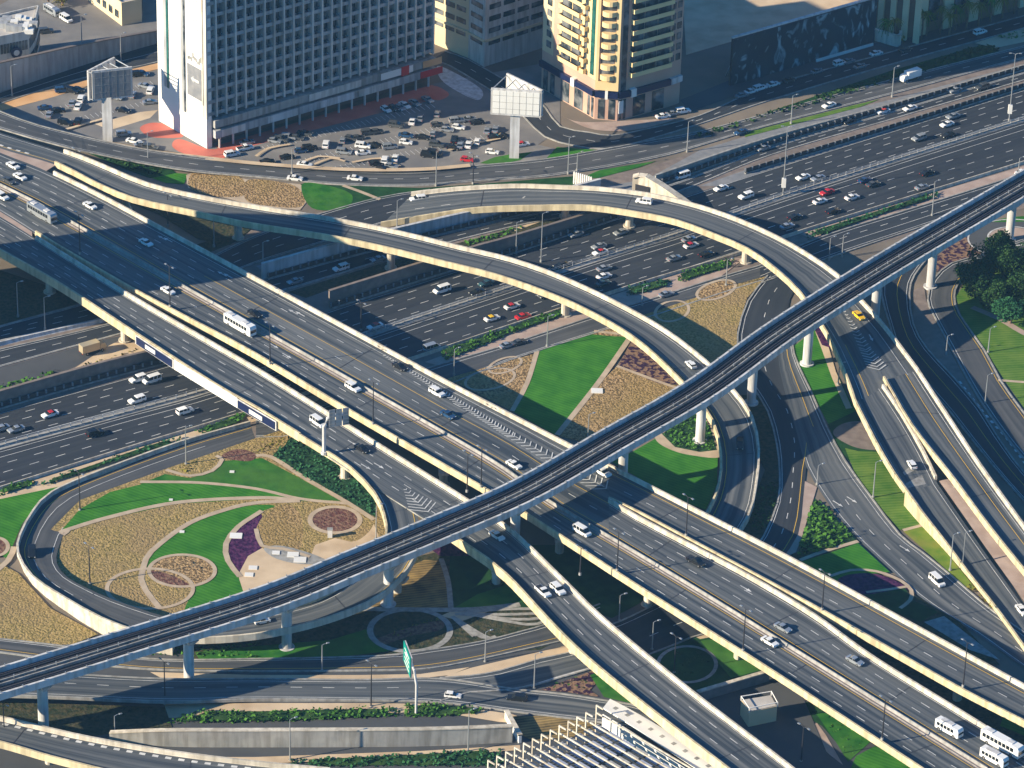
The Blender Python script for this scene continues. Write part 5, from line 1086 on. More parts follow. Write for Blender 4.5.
def make_vehicle(kind, colour, roofc=None):
    L_, W2, Hh = DIM[kind]; h = L_/2
    rt = empty(kind if kind in ('pickup', 'van', 'coach', 'minibus', 'truck') else 'parked_car', (0, 0, 0)); rt['local'] = 1
    bm = PAINT[colour]; gm = M['carglass']; rm = PAINT[roofc or colour]
    def put(mb, nm, m, par=rt, sm=False):
        o = mb.build(nm, m, None, sm); o.parent = par; return o
    wr = .34 if Hh < 2.5 else .48
    b = MB(); g_ = MB(); r_ = MB()
    if kind in ('sedan', 'hatchback'):
        back = -h+.25 if kind == 'hatchback' else -h
        hull(b, [(-h, .35), (-h, .92), (-h+.9 if kind == 'sedan' else -h+.25, .98), (h-1.3, .95), (h-.15, .78), (h, .6), (h, .32), (h-.4, .22), (-h+.4, .22)], W2)
        x0, x1 = (-h+.65, -h+1.45) if kind == 'sedan' else (-h+.12, -h+.5); x2, x3 = h-2.0, h-1.15
        hull(g_, [(x0, .93), (x1, Hh-.06), (x2, Hh-.06), (x3, .9)], W2-.22, .16, .12)
        hull(r_, [(x1-.05, Hh-.07), (x1+.1, Hh), (x2-.1, Hh), (x2+.05, Hh-.07)], W2-.42, 0, .08)
        for xx in ((x1+x2)/2+.1,): b.box(xx-.05, -W2/2+.09, .9, xx+.05, -W2/2+.2, Hh-.1); b.box(xx-.05, W2/2-.2, .9, xx+.05, W2/2-.09, Hh-.1)
    elif kind in ('suv', 'van'):
        fz = 1.05 if kind == 'suv' else 1.1; hood = 1.25 if kind == 'suv' else .75
        hull(b, [(-h, .4), (-h, 1.1), (-h+.1, 1.15), (h-hood, fz+.05), (h-.15, fz-.1), (h, .75), (h, .4), (h-.3, .3), (-h+.3, .3)], W2)
        hull(g_, [(-h+.08, 1.1), (-h+.3, Hh-.08), (h-hood-.75, Hh-.08), (h-hood+.05, fz)], W2-.14, .08, .1)
        hull(r_, [(-h+.2, Hh-.1), (-h+.35, Hh), (h-hood-.9, Hh), (h-hood-.68, Hh-.1)], W2-.28, 0, .1)
        for xx in (-h+.25, -h+1.5, -h+2.6): 
            for s in (-1, 1): y = s*(W2/2-.1); b.box(xx-.07, y-.06, 1.05, xx+.07, y+.02*s+.02, Hh-.08)
    elif kind == 'pickup':
        hull(b, [(-h, .5), (-h, 1.05), (h-1.3, 1.08), (h-.1, .98), (h, .7), (h, .45), (h-.3, .35), (-h+.3, .35)], W2)
        hull(g_, [(-.55, 1.02), (-.35, Hh-.07), (h-1.95, Hh-.07), (h-1.25, 1.02)], W2-.18, .1, .1); hull(r_, [(-.42, Hh-.08), (-.3, Hh), (h-2.05, Hh), (h-1.9, Hh-.08)], W2-.34, 0, .08)
        bed = MB(); bed.box(-h+.12, -W2/2+.15, 1.06, -.7, W2/2-.15, 1.10); put(bed, 'cargo_bed', M['dmetal'])
    elif kind in ('coach', 'minibus'):
        hull(b, [(-h, .5), (-h, Hh-.1), (-h+.15, Hh), (h-.4, Hh), (h-.05, Hh-.5), (h, 1.2), (h, .5), (h-.1, .35), (-h+.1, .35)], W2, 0, .14)
        for s in (-1, 1):
            y = s*(W2/2+.012); nW = 8 if kind == 'coach' else 5; ww = (L_-2.0)/nW
            for k in range(nW): w = MB(); x = -h+.7+k*ww; w.box(x, y-.02, Hh*.52, x+ww-.2, y+.02, Hh*.84); put(w, 'side_window', gm)
        w = MB().obox((h+.005, -W2/2+.2, 1.25), (0, W2-.4, 0), (-.1, 0, Hh-1.85), (.03, 0, 0)); put(w, 'windscreen', gm)
        w = MB().box(-h-.02, -W2/2+.3, Hh*.55, -h+.03, W2/2-.3, Hh*.86); put(w, 'rear_window', gm)
        r_.box(-h+1.2, -.7, Hh, -h+3.0, .7, Hh+.18); rm = M['pale']; put(MB().box(h-4.2, -.7, Hh, h-2.4, .7, Hh+.18), 'roof_unit', rm)
    elif kind == 'truck':
        b.box(-h, -W2/2, .95, h-2.1, W2/2, Hh); rm = PAINT[colour]
        hull(r_, [(h-1.95, .5), (h-1.95, Hh-.9), (h-1.7, Hh-.7), (h-.5, Hh-.75), (h-.05, 1.5), (h, .5)], W2-.2, 0, .1)
        ch_ = MB().box(-h+.1, -.5, .6, h-2, .5, .95); put(ch_, 'chassis', M['dmetal'])
        g_.obox((h-.36, -W2/2+.25, 1.62), (0, W2-.5, 0), (-.12, 0, .6), (.1, 0, .02))
    put(b, 'body' if kind != 'truck' else 'box_body', bm)
    if g_.v: put(g_, 'windows', gm)
    if r_.v: put(r_, {'truck': 'cab', 'coach': 'roof_unit', 'minibus': 'roof_unit'}.get(kind, 'roof'), rm)
    for x in (-h*.62, h*.62):
        for s in (-1, 1):
            w = MB(); y = s*(W2/2-.1); w.tube([(x, y-.11*s, wr), (x, y+.12*s, wr)], wr, 14); wo = put(w, 'wheel', M['rubber'])
            w = MB(); w.tube([(x, y+.10*s, wr), (x, y+.14*s, wr)], wr*.55, 10); hb = w.build('hub', M['hub'], None); hb.parent = wo
    for s in (-1, 1):
        put(MB().box(h-.06, s*W2*.36-.16, .6, h+.025, s*W2*.36+.16, .76), 'headlight', M['lampw'])
        put(MB().box(-h-.025, s*W2*.38-.14, .66, -h+.05, s*W2*.38+.14, .88), 'tail_light', M['taill'])
    return rt
# direction of travel in the picture for each road, as a slope and a height
vehicles = []    # (x, y, kind, colour, roofcolour, heading slope dx dy, z, place)
def V(place, z, dx, dy, items):
    for it in items:
        x, y, kd, cl = it[:4]; rc_ = it[4] if len(it) > 4 else None; ddx, ddy = (it[5] if len(it) > 5 else (dx, dy))
        vehicles.append([x, y, kd, cl, rc_, ddx, ddy, z, place])
V('on the far highway carriageway', 0, -10, 3.1, [(1, 428, 'sedan', 'silver'), (16, 429, 'sedan', 'silver'), (50, 414, 'sedan', 'white', 'red'), (137, 400, 'suv', 'white'), (138, 379, 'suv', 'white'), (152, 380, 'van', 'white'),
 (375, 326, 'sedan', 'white', 'red'), (442, 290, 'van', 'white'), (477, 292, 'sedan', 'black'), (486, 283, 'sedan', 'teal'), (546, 295, 'sedan', 'grey'), (561, 265, 'sedan', 'black'), (576, 234, 'sedan', 'silver'), (599, 246, 'sedan', 'silver'), (600, 252, 'sedan', 'white', 'red'), (621, 232, 'sedan', 'silver'),
 (721, 188, 'sedan', 'white'), (746, 196, 'suv', 'white'), (803, 177, 'sedan', 'white'), (818, 178, 'sedan', 'silver'), (849, 121, 'sedan', 'black'), (919, 138, 'suv', 'silver'), (948, 135, 'sedan', 'black'), (947, 124, 'sedan', 'white'), (953, 116, 'sedan', 'silver'), (827, 192, 'sedan', 'red')])
V('on the near highway carriageway', 0, 10, -3.1, [(95, 433, 'suv', 'black'), (185, 411, 'suv', 'white'), (432, 348, 'van', 'silver'), (492, 318, 'sedan', 'white', 'yellow'), (512, 306, 'sedan', 'white', 'red'), (523, 316, 'sedan', 'red'), (604, 268, 'sedan', 'silver'), (604, 276, 'sedan', 'white'), (603, 283, 'sedan', 'teal'), (674, 258, 'sedan', 'silver'), (689, 239, 'sedan', 'silver'), (691, 245, 'sedan', 'white', 'red'), (706, 254, 'sedan', 'black'),
 (787, 226, 'sedan', 'silver'), (795, 217, 'sedan', 'black'), (820, 201, 'sedan', 'white'), (833, 211, 'sedan', 'black'), (852, 197, 'sedan', 'white'), (865, 180, 'sedan', 'blue'), (873, 184, 'sedan', 'grey'), (927, 173, 'sedan', 'black'), (922, 187, 'sedan', 'silver')])
V('on the narrow road above the highway', 0, -10, 2.9, [(295, 281, 'sedan', 'silver'), (341, 268, 'suv', 'white'), (378, 259, 'sedan', 'silver'), (682, 176, 'van', 'white'), (704, 165, 'sedan', 'grey'), (763, 148, 'sedan', 'silver'), (883, 111, 'sedan', 'white', 'red'), (910, 108, 'sedan', 'white'), (955, 90, 'sedan', 'silver'), (982, 87, 'suv', 'grey')])
V('on the service road at the top right', 0, -10, 3.2, [(741, 132, 'sedan', 'blue'), (829, 105, 'sedan', 'white'), (910, 78, 'truck', 'white')])
V('on the collector road below the highway', 0, 10, -3, [(507, 345, 'sedan', 'silver'), (519, 342, 'sedan', 'grey'), (666, 294, 'sedan', 'silver'), (1022, 172, 'sedan', 'white')])
V('on the verge left of the flyover piers', 0, 10, -2.9, [(93, 350, 'truck', 'sand')])
V('on the rightmost top flyover carriageway', HF, 10, 5.5, [(13, 165, 'sedan', 'white'), (20, 176, 'sedan', 'white'), (9, 180, 'sedan', 'grey'), (90, 205, 'sedan', 'white'), (146, 242, 'sedan', 'white'), (255, 313, 'sedan', 'black'), (400, 366, 'sedan', 'black'), (437, 392, 'suv', 'white'), (448, 414, 'sedan', 'blue'), (603, 472, 'suv', 'white'), (696, 561, 'pickup', 'black'), (783, 627, 'sedan', 'silver'), (855, 660, 'sedan', 'silver'), (949, 730, 'minibus', 'white'), (994, 759, 'minibus', 'white'), (1002, 746, 'coach', 'white')])
V('on the middle flyover carriageway', HF, 10, 5.8, [(2, 196, 'suv', 'white'), (42, 215, 'coach', 'silver'), (168, 290, 'sedan', 'white'), (240, 327, 'coach', 'white'), (353, 387, 'suv', 'white'), (514, 464, 'sedan', 'white'), (582, 531, 'van', 'white'), (770, 641, 'sedan', 'white')])
V('on the left flyover carriageway', HF, 10, 6.8, [(318, 422, 'van', 'white'), (362, 448, 'sedan', 'black', None, (10, 6)), (497, 535, 'sedan', 'white'), (543, 591, 'pickup', 'white', None, (10, 9)), (558, 589, 'suv', 'white', None, (10, 9))])
V('on the upper right curved ramp', 7.2, 10, 1.2, [(644, 201, 'suv', 'white', None, (-10, -1.5)), (859, 315, 'sedan', 'yellow', None, (10, 9))])
V('on the curved road by the green lawns', 0, -10, 1, [(418, 199, 'suv', 'white')])
V('on the left branch of the right-hand ramp', 4.7, -6, -10, [(912, 464, 'hatchback', 'white')])
V('on the frontage road at right', 0, 10, 9, [(937, 581, 'van', 'white'), (1022, 610, 'sedan', 'white', None, (8, 10)), (985, 257, 'suv', 'grey', None, (-10, 3))])
V('on the narrow curved ramp near the metro', 5.2, -10, -10, [(691, 364, 'hatchback', 'white'), (740, 444, 'suv', 'black', None, (0, 10))])
V('on the loop road around the garden', .8, 0, 10, [(32, 552, 'suv', 'black')])
V('on the ramp under the metro viaduct', 4.9, 10, -2, [(262, 620, 'hatchback', 'white')])
V('on the lower road at the bottom', .1, 10, 1, [(453, 695, 'hatchback', 'white'), (517, 698, 'suv', 'black', None, (-10, -1)), (407, 700, 'sedan', 'grey')][:2])
V('behind the grey noise wall', 0, 10, 6, [(52, 12, 'minibus', 'silver'), (66, 19, 'van', 'white'), (46, 31, 'suv', 'grey', None, (10, -1)), (5, 59, 'sedan', 'silver', None, (10, -2)), (14, 52, 'sedan', 'white', None, (10, -2))])
V('on the street past the parked cars', 0, 10, 1, [(295, 178, 'sedan', 'white'), (355, 178, 'sedan', 'white')])
pk = [(75,562,'silver'),(130,548,'silver'),(165,550,'grey'),(280,577,'white'),(347,560,'silver'),(215,592,'black'),(180,602,'blue'),(125,627,'black'),(45,645,'black'),(195,657,'white'),(352,607,'silver'),(428,583,'white'),(428,610,'white'),(478,580,'black'),(535,587,'silver'),(600,568,'white'),(600,540,'blue'),(668,548,'black'),(708,533,'silver'),(765,518,'silver'),(810,508,'white'),(803,482,'silver'),(853,475,'silver'),(885,488,'black'),(625,485,'white'),(657,472,'silver'),(725,455,'silver'),(725,497,'grey'),(520,437,'white'),(550,432,'grey'),(575,430,'silver'),(595,420,'white'),(635,410,'silver'),(687,397,'silver'),(560,500,'grey'),(450,530,'grey'),(485,525,'grey'),(723,578,'grey'),(690,620,'black'),(715,612,'black'),(793,558,'black'),(817,580,'silver'),(850,578,'white'),(885,565,'white'),(790,590,'black'),(925,522,'silver'),(958,517,'silver'),(945,607,'white'),(845,637,'red'),(957,548,'black'),(990,543,'black'),(483,652,'black'),(515,640,'white'),(557,632,'white'),(542,664,'silver'),(507,674,'black'),(405,550,'grey'),(380,552,'grey'),(195,532,'grey'),(100,556,'grey')]
rr = random.Random(12)
up = {(280,577),(347,560),(515,640),(557,632),(817,580),(850,578),(885,565),(925,522),(958,517),(725,455),(657,472),(625,485),(708,533),(793,558)}
V('in the big car park', 0, 10, 1, [(256+a/4, b_/4, rr.choice(['sedan', 'sedan', 'suv', 'hatchback']), c_, None, ((2, -8) if (a, b_) in up else ((8, 5) if b_ < 445 and a > 500 else (10, rr.choice([1, 1.5, -1]))))) for a, b_, c_ in pk])
pk2 = [(250,360,'blue'),(285,362,'black'),(310,357,'black'),(288,412,'silver'),(325,395,'white'),(312,425,'white'),(180,430,'blue'),(232,440,'black'),(197,457,'silver'),(312,485,'black'),(262,490,'black'),(462,388,'silver'),(492,440,'black'),(530,378,'silver'),(582,343,'silver'),(602,362,'white'),(600,407,'silver'),(568,292,'blue'),(552,296,'black'),(495,535,'silver'),(535,563,'white'),(566,577,'silver'),(600,590,'grey')]
V('in the car park left of the tower', 0, 10, 1, [(a/4, b_/4, rr.choice(['sedan', 'suv', 'sedan']), c_, None, ((3, -7) if a in (288, 325, 312, 197, 602, 530) else (10, rr.choice([2, 1, -1])))) for a, b_, c_ in pk2])
V('at the corner of the gridded tower', 0, 10, -2, [(232, 154, 'suv', 'white'), (245, 148, 'pickup', 'white'), (247, 142, 'sedan', 'silver')])
V('at the foot of the apartment tower', 0, 10, -1.5, [(663, 116, 'sedan', 'white'), (673, 113, 'sedan', 'silver'), (683, 111, 'suv', 'white'), (522, 144, 'sedan', 'white', 'red')])
V('parked beneath the mural hoarding', 0, 10, -3, [(742, 95, 'sedan', 'silver'), (751, 91, 'sedan', 'white'), (760, 88, 'suv', 'white'), (773, 84, 'sedan', 'white'), (789, 80, 'sedan', 'grey'), (817, 71, 'sedan', 'silver'), (840, 63, 'suv', 'white'), (848, 61, 'sedan', 'silver'), (860, 66, 'sedan', 'silver'), (876, 53, 'sedan', 'white'), (905, 50, 'sedan', 'grey'), (980, 32, 'suv', 'white')])
ORD = ['first', 'second', 'third', 'fourth', 'fifth', 'sixth', 'seventh', 'eighth', 'ninth', 'tenth', 'eleventh', 'twelfth', 'thirteenth', 'fourteenth', 'fifteenth', 'sixteenth', 'seventeenth', 'eighteenth', 'nineteenth', 'twentieth']
KN = dict(sedan='sedan', suv='SUV', hatchback='hatchback', van='van', pickup='pickup', coach='coach', minibus='minibus', truck='box truck')
def vname(v): return ('%s %s' % (v[3], KN[v[2]])) if not v[4] else '%s %s with %s roof' % (v[3], KN[v[2]], v[4])
byp = {}
for v in vehicles: byp.setdefault(v[8], []).append(v)
seen = {}
for place, vs in byp.items():
    vs.sort(key=lambda v: v[0])
    cnts = {}
    for v in vs: cnts[vname(v)] = cnts.get(vname(v), 0)+1
    idx = {}
    for i, v in enumerate(vs):
        nm = vname(v); idx[nm] = idx.get(nm, 0)+1
        v.append('%s %s' % (nm, place) if cnts[nm] == 1 else '%s %s, %s such from left' % (nm, place, ORD[idx[nm]-1]))
for v in vehicles:
    x, y, kd, cl, rc_, dx, dy, z, place, label = v
    key = (kd, cl, rc_); first = key not in PROTO
    if first: PROTO[key] = make_vehicle(kd, cl, rc_); o = PROTO[key]
    else: o = copy_tree(PROTO[key])
    a = at(x, y, z+.6); b_ = at(x+dx, y+dy, z+.6); hd = math.atan2(b_.y-a.y, b_.x-a.x)
    zz = z+.05 if z > 0.5 else .11
    # drop onto the real surface height of the nearest raised road
    if z > .5:
        best = None
        for (L, Rr, rt_) in TH.values():
            for i in range(len(L)):
                for t in (.2, .35, .5, .65, .8):
                    q = L[i].lerp(Rr[i], t); dd = (q.xy-a.xy).length
                    if abs(q.z-z) < 2.6 and (best is None or dd < best[0]): best = (dd, q.z)
        if best: zz = best[1]+.03
        a = at(x, y, zz+.6)
    o.location = (a.x, a.y, zz); o.rotation_euler = (0, 0, hd); o.scale = (.82, .82, .82)
    o.name = {'sedan': 'sedan_car', 'suv': 'suv_car', 'hatchback': 'hatchback_car', 'coach': 'coach', 'truck': 'box_truck', 'van': 'passenger_van'}.get(kd, kd)
    cat = {'coach': 'bus', 'minibus': 'minibus', 'truck': 'truck', 'van': 'van', 'pickup': 'pickup truck'}.get(kd, 'car')
    tag(o, label, cat, 'vehicles '+place)

# ------------------------------------------------------------------ street lamps
def make_lamp(double, h, m):
    rt = empty('street_lamp', (0, 0, 0)); rt['local'] = 1
    def put(mb, nm, mm, par=rt): o = mb.build(nm, mm, None); o.parent = par; return o
    b = MB(); b.tube([(0, 0, 0), (0, 0, h*.5), (0, 0, h)], [.16, .13, .08], 8); put(b, 'pole', m)
    put(MB().cyl(0, 0, 0, .6, .3, 10), 'base', M['grey'])
    for s in ((-1, 1) if double else (1,)):
        a = MB(); a.tube([(0, 0, h-.1), (s*.45, 0, h+.15), (s*1.0, 0, h+.2)], .05, 6); put(a, 'arm', m)
        l_ = MB(); hull(l_, [(s*.9, h+.14), (s*1.0, h+.30), (s*1.55, h+.26), (s*1.65, h+.16)], .34, 0, .08); lo = put(l_, 'lamp_head', M['metal'])
        q = MB().box(s*1.3-.2, -.12, h+.10, s*1.3+.2, .12, h+.15).build('lens', M['lampw'], None); q.parent = lo
    return rt
LP = {}
lamps = {
 'on the barrier between middle and left flyover carriageways': [(80, 254, 212, 1, 'd'), (170, 307, 265, 1, 'd'), (270, 364, 322, 1, 'd'), (373, 424, 380, 1, 'd'), (467, 492, 452, 1, 'd'), (580, 575, 545, 1, 'd')],
 'between the right pair of flyover carriageways': [(686, 536, 494, 1, 'd'), (822, 610, 570, 1, 'd'), (963, 687, 641, 1, 'd')],
 'on the outer parapet of the middle flyover carriageway': [(481, 487, 446, 1, 'd'), (617, 571, 529, 1, 'd'), (743, 651, 606, 1, 'd'), (882, 740, 696, 1, 'd')],
 'beside the top service road': [(148, 165, 130, 0, 's'), (292, 174, 146, 0, 's'), (436, 186, 149, 0, 's'), (473, 184, 153, 0, 'd'), (568, 174, 135, 0, 's'), (577, 171, 150, 0, 's'), (687, 152, 120, 0, 's'), (791, 124, 93, 0, 's'), (892, 97, 65, 0, 's'), (77, 179, 148, 0, 'd')],
 'behind the grey noise wall at the top left': [(12, 96, 63, 0, 's'), (82, 47, 14, 0, 's'), (121, 62, 32, 0, 's')],
 'beside the dark slip roads left of the flyovers': [(18, 317, 281, 0, 's'), (45, 330, 295, 0, 's'), (168, 226, 192, 0, 'd'), (214, 247, 217, 0, 's'), (263, 276, 240, 0, 's')],
 'among hedges below the near highway carriageway': [(454, 376, 346, 0, 's'), (547, 347, 315, 0, 's'), (642, 306, 285, 0, 's'), (726, 286, 257, 0, 's'), (842, 257, 232, 0, 's'), (829, 260, 236, 0, 's'), (932, 216, 180, 0, 's'), (1018, 176, 156, 0, 's'), (638, 300, 284, 0, 's')][:8],
 'between left curved ramp and far highway carriageway': [(397, 228, 198, 0, 's'), (541, 262, 210, 0, 's'), (516, 254, 221, 0, 's'), (361, 331, 300, 0, 'd')],
 'around the big garden inside the loop road': [(186, 465, 425, 0, 's'), (80, 511, 471, 0, 'd'), (90, 585, 543, 0, 'd'), (376, 540, 504, 0, 's')],
 'near the split of the frontage road at right': [(817, 485, 469, 0, 's'), (873, 498, 460, 0, 's'), (950, 571, 533, 0, 's'), (962, 569, 530, 0, 's')],
 'beside the ramps and lawn at the far right': [(985, 404, 373, 0, 's'), (988, 353, 326, 0, 's'), (946, 355, 333, 0, 's'), (838, 385, 362, 0, 's')],
 'beside the lower roads at the bottom left': [(5, 748, 700, 0, 'd'), (115, 737, 721, 0, 's'), (165, 706, 660, 0, 'd'), (322, 672, 643, 0, 's'), (371, 708, 661, 0, 'd'), (290, 762, 716, 0, 's'), (468, 753, 709, 0, 's')],
 'beside the lower roads between the two flyovers': [(485, 663, 629, 0, 's'), (534, 690, 653, 0, 's'), (619, 622, 592, 0, 's'), (652, 651, 619, 0, 's'), (674, 674, 634, 0, 'd'), (801, 763, 725, 0, 'd'), (588, 438, 412, 0, 's')],
}
for place, ls in lamps.items():
    ls = sorted(ls)
    for i, (x, y, yt, fly, kd) in enumerate(ls):
        z = HF+.9 if fly else 0.0; p = at(x, y, z); h = round(max(5, min(13, lift(p, yt)-.6))*2)/2; key = (kd, h)
        if key not in LP: LP[key] = make_lamp(kd == 'd', h, M['dmetal'] if kd == 'd' else M['metal']); o = LP[key]
        else: o = copy_tree(LP[key])
        o.location = (p.x, p.y, z); o.rotation_euler = (0, 0, R(25 if kd == 's' else -45)); o.name = 'street_lamp'
        tag(o, '%s lamp %s, %s from left' % ('dark' if kd == 'd' else 'pale', place, ORD[i]), 'street lamp', 'street lamps of the interchange')
for (x, y, yt, lb) in ((1009, 121, 54, 'very tall pale mast lamp on the highway median at the far right'), (783, 195, 127, 'very tall pale mast lamp on the highway median, above the upper curved ramp')):
    p = at(x, y, 0); h = lift(p, yt); rt = make_lamp(True, h, M['metal']); rt.location = p; rt.name = 'mast_lamp'
    bb = MB().box(-.5, -.4, 2.2, .5, .4, 4.6).build('cabinet', M['wwall'], None); bb.parent = rt; tag(rt, lb, 'street lamp', 'tall mast lamps')

# ------------------------------------------------------------------ sign gantries
def gantry(label, base, z, h, out, pw, ph, m, n_panels=1, arch=True, dirv=(1, 0)):
    p = at(*base, z); rt = empty('sign_gantry', p, label=label, cat='road sign'); d = Vector((dirv[0], dirv[1], 0)).normalized()
    pts = [p, p+UPZ*h*.75, p+UPZ*h*.95+d*.8, p+UPZ*h+d*2, p+UPZ*h+d*out]
    MB().tube(pts, .42, 8).build('mast', M['pale'], rt); MB().cyl(p.x, p.y, z, z+.7, .7, 12).build('base', M['pale'], rt)
    n = Vector((d.y, -d.x, 0))
    for k in range(n_panels):
        a = p+UPZ*(h-ph*.6)+d*(out-pw+.2+k*(pw/n_panels)); o = MB().obox(a+n*.3, d*(pw/n_panels-.2), n*.12, UPZ*ph).build('sign_panel', M[m], rt)
        for j in range(4): MB().obox(a+n*.45+UPZ*(ph*(.15+.22*j)), d*(pw/n_panels-.2), n*.08, UPZ*.14).build('rail', M['metal'], rt)
    return rt
gantry('cantilever sign gantry with grey panel backs over the left flyover', (272/4+256, 454), HF, 9.3, 5.4, 4.6, 4.2, 'gwall', 3, dirv=(1, .35))
g2 = at(416, 716, 0); rt = empty('sign_gantry', g2, label='green overhead road sign seen edge on above the lower road, on a curved white mast', cat='road sign')
hz = lift(g2, 672); MB().tube([g2, g2+UPZ*hz*.7, g2+UPZ*hz+Vector((-.5, .5, 0)), g2+UPZ*(hz+1.2)+Vector((-2.2, 5, 0))], .26, 8).build('mast', M['pale'], rt)
dd = Vector((-.25, 1, 0)).normalized(); nn = Vector((dd.y, -dd.x, 0)); a = g2+Vector((-.8, 1.2, 0))+UPZ*(hz-2.2)
MB().obox(a-nn*.55, dd*6.5, nn*.15, UPZ*4.6).build('sign_panel', M['green'], rt); MB().obox(a-nn*.3, dd*6.5, nn*.2, UPZ*4.6).build('sign_back', M['pale'], rt)
for j in range(4): MB().obox(a-nn*.59+UPZ*(.6+j*1.0)+dd*1.0, dd*4.2, nn*.03, UPZ*.28).build('sign_lettering', M['wwall'], rt)

# ------------------------------------------------------------------ trees
def tree(label, base, h, r, m='leafd', n=4200, z=0, group='dark trees beside the roundabout'):
    p = at(*base, z); rt = empty('broadleaf_tree', p, label=label, cat='tree', group=group); rn = random.Random(int(base[0]*7+base[1]))
    t = MB(); t.tube([p, p+Vector((.2, .1, h*.3)), p+Vector((0, .2, h*.6))], [.35, .26, .12], 8)
    lobes = []
    for k in range(9):
        a = rn.random()*6.28; q = rn.uniform(.25, .75)*r; c = p+Vector((math.cos(a)*q, math.sin(a)*q, h*rn.uniform(.45, .85))); lobes.append((c, r*rn.uniform(.32, .55)))
        t.tube([p+UPZ*h*.3, p.lerp(c, .6)+UPZ*h*.1, c], [.16, .1, .04], 5)
    t.build('trunk', M['bark'], rt); cb = MB(); st = random.getstate(); random.seed(int(base[0]))
    for k in range(n):
        c, q = rn.choice(lobes); v = Vector((rn.gauss(0, 1), rn.gauss(0, 1), rn.gauss(0, .8))).normalized()*q*rn.uniform(.6, 1.05); leafquad(cb, c+v, rn.uniform(.16, .36))
    random.setstate(st); cb.build('crown', M[m], rt)
for lb, b_, h, r, m in (('large dark tree nearest the ramp road, left of the tree group', (975, 291), 8, 5.5, 'leafd'), ('tall dark tree at the middle of the tree group beside the roundabout', (992, 283), 9, 6.5, 'leafd'), ('dark tree at the picture edge, upper right of the tree group', (1014, 283), 9, 7, 'leafd'),
    ('dark tree low in the group, above the sandy path', (988, 306), 7, 5.5, 'leafd'), ('blue-green lower tree in front of the group beside the path', (1010, 324), 6.5, 4.8, 'leafb'), ('dark tree at the lower right of the tree group, at the picture edge', (1025, 308), 8, 6, 'leafd'), ('small round tree just below the roundabout', (1002, 262), 6, 4.5, 'leafd')):
    tree(lb, b_, h, r, m)
def palm(label, base, h, k):
    p = at(*base, 0); rt = empty('palm_tree', p, label=label, cat='palm tree', group='palms in front of the brown hotel'); rn = random.Random(k)
    t = MB(); t.tube([p, p+UPZ*h*.5+Vector((.15, 0, 0)), p+UPZ*h], [.3, .22, .2], 8); t.build('trunk', M['bark'], rt); c = MB(); top = p+UPZ*h
    for i in range(20):
        a = 6.283*i/20+rn.random()*.2; e = rn.uniform(-.2, 1.0); d = Vector((math.cos(a), math.sin(a), 0)); s = Vector((-d.y, d.x, 0)); L_ = rn.uniform(2.2, 3.2); pv = top
        for j in range(1, 6):
            f = j/5; q = top+d*(L_*f*math.cos(e*.6))+UPZ*(L_*(e*f-1.1*f*f)); w = .28*(1-f*.7); c.add([pv-s*w-UPZ*.12, pv, pv+s*w-UPZ*.12, q+s*w*.8-UPZ*.12, q, q-s*w*.8-UPZ*.12], [(0, 1, 4, 5), (1, 2, 3, 4)]); pv = q
    c.build('crown', M['leafo' if k % 3 else 'leaf'], rt)
pb = [(885, 42), (893, 44), (921, 40), (926, 36), (940, 34), (949, 36), (955, 30), (966, 30), (978, 26), (990, 22), (1002, 18), (1014, 14)]
for k, q in enumerate(pb): palm('palm before the brown hotel, %s from the left of the row' % ORD[k], q, 6+(k*37 % 5)*.5, k)
stuff('ground_cover', 'leafo', [(874, 32), (905, 46), (900, 36), (885, 26)], h=3, dens=1.2, s=.6)
stuff('ground_cover', 'leaf', [(995, 38), (1024, 31), (1024, 38), (1008, 40)], h=.7, dens=1.5)
for k, q in enumerate([(30, -6), (48, 4), (62, 6), (70, -8)]): tree('small olive tree in the compound at the top left, %s from the left' % ORD[k], q, 4.5, 2.6, 'leafo', 500, group='olive trees in the compound at top left')

# people and small things
def person(label, px, py, k):
    p = at(px, py, 0.1); rt = empty('person', p, label=label, cat='person')
    b = MB()
    for s in (-1, 1): b.tube([p+Vector((s*.14, s*.12, 0)), p+Vector((s*.12, s*.05, .45)), p+Vector((s*.09, 0, .9))], [.07, .08, .11], 8)
    b.tube([p+UPZ*.85, p+UPZ*1.15, p+UPZ*1.42, p+UPZ*1.5, p+UPZ*1.56], [.16, .17, .2, .1, .06], 10)
    for s in (-1, 1): b.tube([p+Vector((s*.2, 0, 1.42)), p+Vector((s*.28, .05, 1.1)), p+Vector((s*.27, .12, .85))], [.06, .05, .04], 6)
    b.build('clothing', M['cloth'], rt); h = MB(); h.tube([p+UPZ*(1.52+.03*i) for i in range(9)], [.05, .08, .1, .11, .115, .11, .1, .07, .03], 10); h.build('head', M['skin'], rt)

